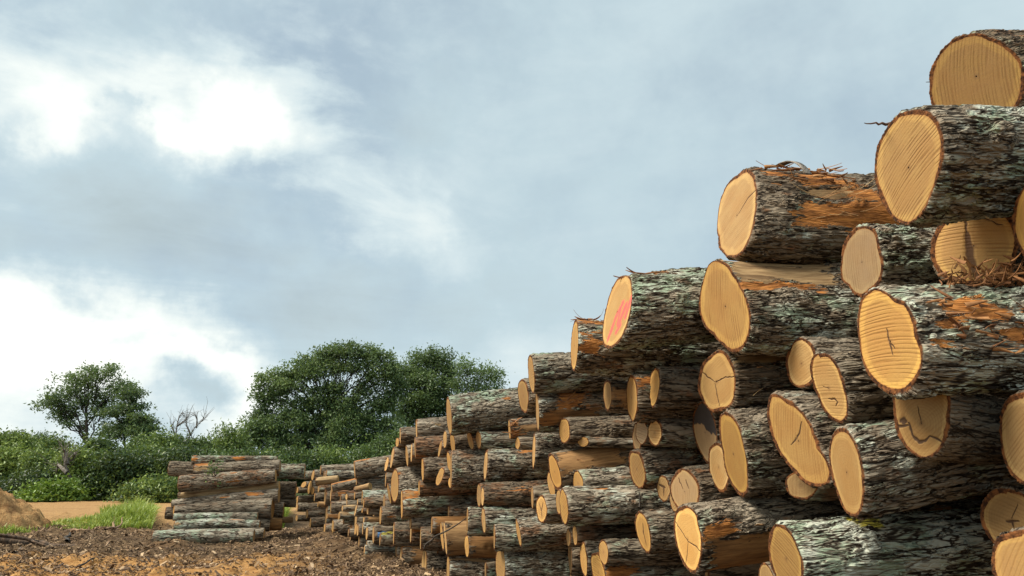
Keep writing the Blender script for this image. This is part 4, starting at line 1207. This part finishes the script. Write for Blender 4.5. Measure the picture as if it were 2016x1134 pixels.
tree('pine_tree', 'low sparse pine between the scraggly pine and the dead trees', 'tree', 56, 264,
     [(280, 822, 18, 7), (292, 842, 16, 6), (270, 850, 24, 8), (288, 862, 22, 9)], 90, 24, .12, OAKLEAF, DARKTRUNK, .15, None, seed=6, sig=.34, base_tint=.3, flatz=.5)
# the hedge of scrub along the far side of the yard
HEDGE = [
    ('shrub', 'light green bush filling the left picture edge', 46, 22, [(10, 905, 44, 36), (45, 915, 30, 30), (20, 945, 46, 30)], BUSHLEAF, .72),
    ('shrub', 'dark bush low behind the dirt mound', 43, 62, [(45, 962, 44, 24), (80, 950, 30, 28)], BUSHLEAF, .22),
    ('cedar_tree', 'dark evergreen far back between the left bush and the lone tree', 74, 72, [(70, 880, 16, 12), (78, 864, 7, 16), (86, 874, 12, 14), (92, 888, 22, 16), (66, 893, 22, 14)], OAKLEAF, .25),
    ('shrub', 'mid green bush left of the dead snag', 45, 92, [(92, 912, 26, 20), (85, 935, 30, 26), (110, 925, 22, 28)], BUSHLEAF, .58),
    ('shrub', 'bright yellow green bush on the ground beside the sandy strip', 41, 100, [(98, 973, 30, 17), (122, 968, 22, 20), (76, 980, 16, 11)], LIMELEAF, .35),
    ('shrub', 'yellowish sapling right of the dead snag', 44, 165, [(158, 918, 20, 34), (165, 945, 22, 30), (148, 905, 14, 20)], BUSHLEAF, .95),
    ('shrub', 'big dark layered shrub in the middle of the scrub', 44, 225, [(205, 915, 38, 20), (250, 910, 40, 22), (215, 945, 48, 26), (275, 935, 38, 28), (185, 965, 44, 22), (240, 970, 44, 18)], BUSHLEAF, .18),
    ('shrub', 'feathery green shrub left of the low stack top', 46, 312, [(300, 905, 36, 24), (330, 912, 30, 26), (318, 940, 36, 26), (285, 895, 26, 16)], BUSHLEAF, .66),
    ('shrub', 'leafy bush right above the tall grass', 40, 300, [(300, 965, 36, 18), (330, 965, 28, 22), (270, 970, 26, 14)], BUSHLEAF, .62),
    ('shrub', 'dense shrub right behind the left end of the low stack', 45, 362, [(362, 900, 40, 18), (385, 915, 34, 22), (350, 935, 30, 30)], BUSHLEAF, .22),
    ('shrub', 'feathery tall sapling clump poking above the left bush', 50, 24, [(18, 868, 22, 16), (40, 872, 18, 14), (28, 890, 26, 16)], BUSHLEAF, .70),
    ('sapling', 'thin sapling poking out of the scrub left of the dead snag', 47, 104, [(104, 872, 10, 12), (110, 886, 14, 12), (98, 894, 14, 10)], BUSHLEAF, .40),
    ('sapling', 'slender sapling in front of the lone spreading tree trunk', 46, 196, [(196, 872, 12, 12), (188, 886, 14, 10), (206, 888, 14, 12)], BUSHLEAF, .30),
    ('sapling', 'thin yellowish sapling left of the dead bare trees', 48, 322, [(322, 864, 9, 14), (328, 880, 14, 12), (314, 886, 14, 12)], BUSHLEAF, .75),
    ('shrub', 'upright leafy shrub under the low sparse pine', 49, 288, [(288, 880, 18, 22), (300, 895, 22, 22), (276, 896, 18, 18)], BUSHLEAF, .48),
    ('shrub', 'tall leafy shrub around the feet of the dead trees', 50, 350, [(345, 878, 16, 22), (372, 888, 22, 18), (340, 900, 22, 20), (395, 880, 14, 16)], BUSHLEAF, .36),
    ('sapling', 'sparse light leaved sapling left of the broad domed oak', 52, 440, [(440, 868, 34, 22), (455, 850, 20, 18), (415, 882, 30, 14), (470, 875, 24, 26)], BUSHLEAF, .62),
    ('shrub', 'bush rising behind the middle of the low stack', 47, 455, [(440, 905, 50, 16), (490, 905, 40, 20), (520, 915, 40, 22)], BUSHLEAF, .45),
    ('shrub', 'dark undergrowth bush beneath the left limbs of the broad domed oak', 50, 570, [(560, 905, 46, 26), (600, 915, 46, 28), (545, 930, 40, 20)], BUSHLEAF, .28),
    ('shrub', 'green bush at the foot of the broad domed oak trunk', 52, 650, [(645, 905, 40, 26), (720, 900, 40, 24), (620, 935, 40, 22)], BUSHLEAF, .38),
    ('shrub', 'bush showing between the broad domed oak and the furrowed skyline logs', 54, 760, [(770, 880, 34, 28), (745, 895, 34, 28), (800, 865, 28, 22)], BUSHLEAF, .45),
    ('shrub', 'low dark scrub closing the view under the lone spreading tree', 48, 160, [(140, 905, 40, 18), (196, 902, 30, 18), (250, 908, 40, 14), (112, 912, 30, 18)], BUSHLEAF, .30),
]
for i, (nm, lab, Y, ub, lobes, mt, bt) in enumerate(HEDGE):
    sparse = nm == 'sapling'
    lobes = [(q[0], q[1] + 6, q[2], q[3] * .88) for q in lobes]
    tree(nm, lab, 'tree' if nm in ('cedar_tree', 'sapling') else 'bush', Y, ub, lobes, 150 if sparse else int(78 * len(lobes) + 60), 30 if sparse else 46, .10 if sparse else .108, mt,
         DARKTRUNK, .09, 'scrub along the far side of the yard', seed=20 + i, sig=.40, base_tint=bt, twig=.25 if not sparse else .6, deep=.9, shell=.4, kids=('stem', 'foliage'))


def bare_tree(name, label, cat, Y, ub, vb, stems, wood, seed, r0=.10, group=None):
    """leafless stems: polylines of survey points, with finer twigs"""
    rg = np.random.default_rng(seed)
    root = bpy.data.objects.new(name, None); col.objects.link(root)
    base = at(ub, vb, Y); base[2] = 0; root.location = base
    tag(root, label, cat, group)
    mb = MB(); tw = MB()
    for st in stems:
        P = np.array([at(u, v, Y) + np.array([0, rg.normal(0, .15), 0]) for (u, v) in st]) - base
        if abs(st[0][0] - ub) < 3 and st[0][1] >= vb - 5: P[0] = (0, 0, -.1)
        V, Q = tube(P, np.linspace(r0, .018, len(P)) if len(P) > 2 else np.linspace(r0 * .5, .015, len(P)), 6); mb.add(V, Q)
        for _ in range(5 * len(P)):
            k = rg.integers(max(1, len(P) // 3), len(P)); a = P[k - 1] + (P[k] - P[k - 1]) * rg.random()
            d = (P[k] - P[k - 1]); d = d / np.linalg.norm(d) + rg.normal(0, .55, 3); d[2] = abs(d[2])
            tp, tr_ = limb(a, a + d * rg.uniform(.25, .9), .018, .006, rg, 4, 0)
            V, Q = tube(tp, tr_, 4); tw.add(V, Q)
    add('trunk', mb.mesh('trunk', [wood]), root); add('twigs', tw.mesh('twigs', [wood]), root)


bare_tree('dead_tree', 'dead bare tree with a crooked stem left of the sparse sapling', 'tree', 54, 348, 932,
          [[(348, 932), (346, 890), (344, 862), (350, 840), (356, 820), (358, 812)], [(344, 862), (338, 838), (342, 826)], [(350, 840), (362, 828), (366, 818)]], DEADW, 61, .07)
bare_tree('dead_tree', 'dead bare tree whose limb forks widely to the right', 'tree', 54, 364, 932,
          [[(364, 932), (366, 888), (374, 858), (384, 842), (400, 828), (408, 818)], [(374, 858), (368, 836), (366, 822)], [(384, 842), (388, 826), (387, 818)], [(366, 888), (380, 866), (376, 852)]], DEADW, 62, .065)
bare_tree('snag', 'dead snag with dangling bare twigs in the scrub', 'tree', 42.5, 133, 985,
          [[(133, 985), (135, 950), (133, 915), (136, 880)], [(135, 930), (118, 915), (108, 935)], [(134, 905), (146, 892), (152, 897)], [(134, 915), (124, 890), (128, 884)]], DEADW, 63, .15)


# ------------------------------------------------------------------ grass
def blades(name, spots, label=None, hgt=(.35, .8), seed=0):
    rg = np.random.default_rng(seed)
    n = len(spots)
    h = rg.uniform(hgt[0], hgt[1], n) * spots[:, 2]
    a = rg.uniform(0, 6.283, n); lean = rg.uniform(.1, .85, n)
    base = np.c_[spots[:, 0], spots[:, 1], ground_h(spots[:, 0], spots[:, 1]) - .02]
    dirv = np.c_[np.cos(a), np.sin(a), np.zeros(n)]; side = np.c_[-np.sin(a), np.cos(a), np.zeros(n)] * (.011 + .006 * rg.random(n))[:, None]
    mid = base + dirv * (lean * h * .35)[:, None] + np.array([0, 0, 1]) * (h * .6)[:, None]
    tip = base + dirv * (lean * h)[:, None] + np.array([0, 0, 1]) * (h * (1 - lean * .25))[:, None]
    V = np.stack([base - side, base + side, mid + side * .8, mid - side * .8, tip + side * .12, tip - side * .12], 1).reshape(-1, 3)
    i = np.arange(n) * 6
    Q = np.concatenate([np.c_[i, i + 1, i + 2, i + 3], np.c_[i + 3, i + 2, i + 4, i + 5]])
    t = np.repeat(np.clip(rg.normal(.5, .22, n), 0, 1), 6)
    o = add(name, raw_mesh(name, V, Q, {'tint': t}, [GRASSM], False))
    tag(o, label, 'grass', kind='stuff')


rg = np.random.default_rng(77)
sp = []
while len(sp) < 9000:
    u = rg.uniform(155, 352); v = rg.uniform(984, 1028)
    p = ground_at(u, v)
    y = rg.uniform(21.0, 31.0); x = (u - 1008) / 1440 * y * 1.03
    dens = vnoise(np.array(x * .9), np.array(y * .9), 5) * 1.1 + (u - 235) / 190 - max(0, (y - 23.5)) * (.05 if u > 255 else .28)
    if rg.random() < dens:
        sp.append((x, y, (.18 + .9 * vnoise(np.array(x * 1.6), np.array(y * 1.6), 9)) * (.30 + .75 * np.clip((u - 225) / 90, 0, 1))))
blades('grass', np.array(sp)[::1], 'tall bright grass between the low stack and the sandy strip', seed=1)
sp = []
for _ in range(3500):
    y = rg.uniform(22, 30); u = rg.uniform(552, 592); sp.append(((u - 1008) / 1440 * y * 1.03, y, 1.1))
blades('grass', np.array(sp), 'sunlit grass seen through the gap between the two stacks', seed=2)
sp = []
for _ in range(260):
    c = at(rg.normal(28, 9), 1035, 18.6); sp.append((c[0], c[1] + rg.normal(0, .3), .35))
blades('grass', np.array(sp), 'thin tuft of grass at the foot of the dirt mound', seed=3)


# ------------------------------------------------------------------ debris on the ground
def make_chip_mat():
    m, t = material('wood_chips')
    ti = t.attr('tint')
    c = t.ramp(ti, [(0, (.045, .026, .015)), (.4, (.17, .105, .058)), (.75, (.38, .25, .135)), (1, (.70, .52, .33))])
    t.n('OutputMaterial', {0: t.n('BsdfPrincipled', {'Base Color': c, 'Roughness': .9})})
    return m


CHIPM = make_chip_mat()


def chips(n, seed):
    rg = np.random.default_rng(seed)
    y = 10.5 + 11.5 * rg.random(n) ** 1.2
    u = rg.uniform(-20, 1000, n)
    x = (u - 1008) / 1440 * y * 1.03
    d = vnoise(x * 1.3, y * 1.6, 4) + .35 * vnoise(x * 4, y * 4, 8)
    ok = d > rg.uniform(.2, 1.0, n)
    x, y = x[ok], y[ok]; n = len(x)
    z = ground_h(x, y)
    L = rg.uniform(.007, .026, n) * np.where(rg.random(n) < .10, 2.6, 1); W = L * rg.uniform(.16, .6, n)
    a = rg.uniform(0, 6.283, n); tl = rg.normal(0, .35, n); tl2 = rg.normal(0, .45, n)
    A = np.c_[np.cos(a) * np.cos(tl), np.sin(a) * np.cos(tl), np.sin(tl)] * L[:, None]
    B = np.c_[-np.sin(a) * np.cos(tl2), np.cos(a) * np.cos(tl2), np.sin(tl2)] * W[:, None]
    T = np.array([0, 0, 1.0]) * (.004 + .012 * rg.random(n))[:, None]
    c = np.c_[x, y, z + .012 + np.abs(np.sin(tl)) * L * .6]
    cs = [c - A - B * .6, c + A - B, c + A * .8 + B, c - A + B * .8]
    lo = np.stack(cs, 1); hi = lo + T[:, None, :]
    V = np.concatenate([lo, hi], 1).reshape(-1, 3)
    i = (np.arange(n) * 8)[:, None]
    Q = np.concatenate([i + np.array([4, 5, 6, 7]), i + np.array([0, 1, 5, 4]), i + np.array([1, 2, 6, 5]), i + np.array([2, 3, 7, 6]), i + np.array([3, 0, 4, 7])])
    t = np.repeat(np.clip(rg.beta(1.7, 2.3, n), 0, 1), 8)
    o = add('wood_chips', raw_mesh('wood_chips', V, Q, {'tint': t}, [CHIPM], False))
    tag(o, 'brown bark chips and splinters strewn over the dirt yard', 'wood chips', kind='stuff')


chips(62000, 5)


def stick(pts, rad, label, wood=STICKW, name='stick', group='sticks lying on the dirt'):
    P = np.array(pts, float)
    # resample with a slight crook
    tt = np.linspace(0, len(P) - 1, 4 * (len(P) - 1) + 1)
    Q_ = np.stack([np.interp(tt, np.arange(len(P)), P[:, k]) for k in range(3)], 1)
    rg = np.random.default_rng(int(abs(P[0, 0] * 1000)) % 9999)
    Q_[1:-1] += rg.normal(0, rad * .6, Q_[1:-1].shape)
    base = Q_[0].copy()
    mb = MB(); V, Q = tube(Q_ - base, np.linspace(rad, rad * .45, len(Q_)), 6); mb.add(V, Q)
    o = add(name, mb.mesh(name, [wood])); o.location = base
    tag(o, label, name.replace('_', ' '), group)
    return o


def gp(u, v, lift=.03):
    p = ground_at(u, v); p[2] = float(ground_h(np.array(p[0]), np.array(p[1]))) + lift
    return p


stick([gp(60, 1058), gp(85, 1056, .10), gp(100, 1054, .12)], .035, 'long grey stick pointing to the upright root stub from its left')
stick([gp(140, 1051, .06), gp(160, 1053, .08), gp(182, 1052)], .035, 'pale stick lying between the root stub and the low stack')
stick([gp(27, 1094), gp(40, 1085, .05)], .05, 'short flat grey stick low at the left of the root stub', DEADW)
stick([gp(10, 1052), gp(35, 1057, .06), gp(60, 1060)], .03, 'thin stick near the left picture edge under the dirt mound')
stick([gp(222, 1047, .05), gp(223, 1036, .25)], .04, 'reddish stick standing askew in the bark ridge')
stick([gp(205, 1056, .05), gp(235, 1050, .16), gp(238, 1042, .3)], .03, 'bent reddish root end in the bark ridge')
stick([gp(130, 1072), gp(136, 1063, .10)], .05, 'stubby dark stick right of the root stub', DARKTRUNK)
stick([gp(207, 1083, .02), gp(211, 1078, .12)], .03, 'small split stick in front of the bark ridge')
stick([gp(686, 1046, .05), gp(694, 1055, .02)], .04, 'forked pale stick on the dirt before the shaded slim ends')
stick([gp(150, 1110), gp(180, 1104, .03), gp(206, 1100)], .02, 'thin dark twig on the orange dirt', DARKTRUNK)
stick([gp(470, 1106), gp(490, 1103, .03)], .03, 'short chip like stick out on the open dirt', DEADW)

# the upright root stub with its claws
base = gp(98, 1078, 0)
mb = MB()
for (pts, r) in [([(98, 1078, 0), (97, 1066, .16), (101, 1056, .34), (103, 1048, .52)], .085),
                 ([(99, 1076, .05), (110, 1070, .2), (112, 1060, .34)], .05),
                 ([(97, 1076, .05), (78, 1080, .14), (62, 1092, .0)], .06),
                 ([(97, 1077, .08), (84, 1068, .24), (86, 1062, .32)], .035),
                 ([(99, 1078, .04), (108, 1088, .05), (118, 1087, .0)], .045),
                 ([(90, 1078, .1), (82, 1076, .16), (90, 1085, .02)], .035)]:
    P = np.array([gp(u, v, 0) * [1, 0, 0] + [0, base[1] - .2 * k, z] for k, (u, v, z) in enumerate(pts)])
    tt = np.linspace(0, len(P) - 1, 10)
    P = np.stack([np.interp(tt, np.arange(len(P)), P[:, k]) for k in range(3)], 1)
    V, Q = tube(P - base, np.linspace(r, r * .3, len(P)), 7); mb.add(V, Q)
o = add('root_stub', mb.mesh('root_stub', [make_wood('old_root', (.035, .024, .016), (.16, .10, .06))])); o.location = base
tag(o, 'dark upturned root stub with crooked claws on the bark strewn dirt', 'root stub')


# ------------------------------------------------------------------ torn strips on and between the logs
def strip(mb, p0, d, L, wdt, curl, rg, tint):
    """a torn strip of bark or fibre: thin, curling, splitting to a point"""
    d = d / np.linalg.norm(d)
    n = 7
    a = np.cross(d, rg.normal(0, 1, 3)); a /= np.linalg.norm(a)
    b = np.cross(d, a)
    tt = np.linspace(0, 1, n)
    P = p0 + d * (tt * L)[:, None] + b * (curl * L * tt ** 2)[:, None]
    ww = wdt * (1 - .75 * tt ** 1.5)
    th = max(.0012, wdt * .18)
    V = np.concatenate([P - a * ww[:, None] - b * th, P + a * ww[:, None] - b * th * .5, P + a * ww[:, None] * .8 + b * th, P - a * ww[:, None] * .7 + b * th * 1.2])
    i = np.arange(n - 1)
    Q = []
    for r in range(4):
        r2 = (r + 1) % 4
        Q.append(np.c_[r * n + i, r * n + i + 1, r2 * n + i + 1, r2 * n + i])
    Q = np.concatenate(Q)
    mb.add(V, Q, np.clip(tint + rg.normal(0, .08, len(V)), 0, 1))


def log_local(s, x, ang, lift=0.0):
    r = s['_R'] + lift
    a = math.radians(ang)
    return np.array([x, -r * math.sin(a), r * math.cos(a)])


def find(words):
    return next(s for s in SPECS if words in s['label'])


def shred(words, n, xr, ar, L, wdt, tint, seed, lift=.0, out=.35, name='torn_bark'):
    s = find(words); rg = np.random.default_rng(seed)
    mb = MB()
    for _ in range(n):
        x = rg.uniform(*xr); a = rg.uniform(*ar)
        p = log_local(s, x, a, lift)
        o_ = np.array([0, -math.sin(math.radians(a)), math.cos(math.radians(a))])
        d = np.array([rg.choice([-1, 1]), 0, 0]) + o_ * rg.uniform(.02, out) + rg.normal(0, .22, 3)
        strip(mb, p, d, rg.uniform(*L), rg.uniform(*wdt), rg.normal(0, .35), rg, rg.choice(tint))
    ob = bpy.data.objects.new(name, mb.mesh(name, [FIBRE])); col.objects.link(ob); ob.parent = s['_root']
    return ob


shred('big log with shredded orange bark', 46, (.15, .85), (10, 75), (.05, .20), (.004, .016), [.3, .45, .6, .7], 1, out=.12)
shred('big log with shredded orange bark', 26, (.45, .85), (68, 110), (.08, .22), (.0015, .004), [.7, .85, 1.0], 2, out=.5, name='loose_fibres')
shred('biggest bright end', 60, (.15, 1.1), (36, 110), (.03, .12), (.004, .016), [.3, .45, .55, .65], 3, out=.2)
shred('biggest bright end', 4, (.65, 1.0), (58, 84), (.18, .34), (.008, .02), [.5, .62, .75], 4, out=.8, name='splinters')
shred('frayed red bark one step below', 26, (.0, .4), (-10, 50), (.04, .13), (.004, .012), [.2, .35, .45], 5, out=.15)
shred('patch of torn red bark', 34, (.2, .5), (40, 95), (.05, .14), (.004, .013), [.2, .35, .45], 6)
shred('torn jagged orange left end', 14, (.0, .1), (10, 140), (.05, .15), (.006, .014), [.3, .45, .6], 7)
shred('pink paint sprayed', 10, (.15, .45), (-10, 26), (.08, .18), (.008, .022), [.3, .45], 8, out=.15)
shred('middle of the three in a row', 14, (.0, .15), (120, 200), (.04, .10), (.003, .008), [.3, .5, .7], 9)
shred('topmost log of the tall stack', 12, (-.02, .06), (-75, -45), (.03, .09), (.005, .013), [.0, .1, .2], 10, out=.9)
shred('round end with a Y shaped crack', 16, (.1, .7), (50, 110), (.05, .16), (.0015, .004), [.5, .7, .9], 11, out=.5, name='loose_fibres')
shred('stripped brown log that climbs', 8, (.1, .9), (20, 90), (.05, .12), (.003, .007), [.4, .6], 12)
# the slab of bark hanging loose on the log with the shredded orange bark
s = find('big log with shredded orange bark')
tt = np.linspace(0, 1, 9)
cenl = np.array([log_local(s, .34 + .09 * t_, 14 + 46 * t_, .012 + .045 * math.sin(t_ * 2.6)) for t_ in tt])
wv = np.array([.95, .05, -.1]) * .034
upv = np.array([0, -.5, .6]) * .012
ring = np.concatenate([cenl - wv[None] * (1.1 - .3 * tt)[:, None], cenl + wv[None] * (1.1 - .3 * tt)[:, None], cenl + wv[None] * .8 + upv, cenl - wv[None] * .8 + upv])
i = np.arange(8); Q = np.concatenate([np.c_[r * 9 + i, r * 9 + i + 1, ((r + 1) % 4) * 9 + i + 1, ((r + 1) % 4) * 9 + i] for r in range(4)])
mb = MB(); mb.add(ring, Q, .05)
ob = bpy.data.objects.new('bark_flap', mb.mesh('bark_flap', [make_wood('loose_bark', (.05, .04, .032), (.30, .27, .23))])); col.objects.link(ob); ob.parent = s['_root']
# the splinter sticking out of the second topmost log
s = find('log second from the top'); rg = np.random.default_rng(4); mb = MB()
d3 = 4.4
p0 = np.array(s['_M'].inverted() @ Vector(at(1758, 244, s['Y'] + .22))); p1 = np.array(s['_M'].inverted() @ Vector(at(1699, 243, s['Y'] - .02)))
tt = np.linspace(0, 1, 9)[:, None]
P = p0 + (p1 - p0) * tt + rg.normal(0, .003, (9, 3))
V, Q = tube(P, np.linspace(.011, .002, 9), 6); mb.add(V, Q, .12)
ob = bpy.data.objects.new('splinter', mb.mesh('splinter', [FIBRE])); col.objects.link(ob); ob.parent = s['_root']

# clump of frayed fibres lying on the log with the biggest bright end
s = find('biggest bright end'); rg = np.random.default_rng(14); mb = MB()
cen = np.array(at(1972, 552, s['Y'] + .05))
for _ in range(260):
    q = cen + np.array([rg.normal(0, .14), rg.normal(0, .08), rg.normal(0.0, .04)])
    d = np.array([rg.normal(0, 1), rg.normal(0, .6), abs(rg.normal(.2, .6))])
    strip(mb, q - cen, d, rg.uniform(.025, .095), rg.uniform(.004, .013), rg.normal(0, .5), rg, rg.choice([.3, .42, .5, .6]))
ob = add('fibre_clump', mb.mesh('fibre_clump', [FIBRE])); ob.location = cen
tag(ob, 'clump of frayed orange bark fibres below the scarred end', 'bark fibres')

# the thin branch lying across the low ends
def branch(pts, rad, label):
    P = np.array([at(u, v, Y) for (u, v, Y) in pts]); base = P[0].copy()
    tt = np.linspace(0, len(P) - 1, 24)
    Q_ = np.stack([np.interp(tt, np.arange(len(P)), P[:, k]) for k in range(3)], 1)
    V, Q = tube(Q_ - base, np.linspace(rad, rad * .4, 24), 6)
    mb = MB(); mb.add(V, Q)
    o = add('branch', mb.mesh('branch', [DARKTRUNK])); o.location = base
    tag(o, label, 'branch')


branch([(836, 1080, 10.6), (838, 1072, 10.5), (852, 1062, 10.4), (856, 1056, 10.3), (880, 1045, 10.0), (900, 1033, 9.8), (918, 1020, 9.6)], .016, 'thin dark branch lying slantwise across the peeled thick log')
branch([(1259, 998, 6.3), (1260, 985, 6.3), (1258, 968, 6.3)], .010, 'dry twig hanging below the slim yellow ringed end')

# vine leaves growing through the top of the low stack
rg = np.random.default_rng(8)
c0 = at(422, 924, 17.35); cl = c0 + rg.normal(0, 1, (14, 3)) * [.09, .05, .12]
V, Q, t = leaves(cl, rg.uniform(.2, .6, 14), 9, .05, .035, rg)
mb = MB(); 
for q in cl[:8]:
    tp, tr_ = limb(c0 + [0, .1, -.15], q, .006, .003, rg, 4, .1); Vt, Qt = tube(tp - c0, tr_, 4); mb.add(Vt, Qt)
root = bpy.data.objects.new('vine', None); col.objects.link(root); root.location = c0
tag(root, 'small green vine sprouting between the upper logs of the low stack', 'vine')
add('foliage', raw_mesh('foliage', V - c0, Q, {'tint': t}, [BUSHLEAF], False), root); add('stem', mb.mesh('stem', [DARKTRUNK]), root)
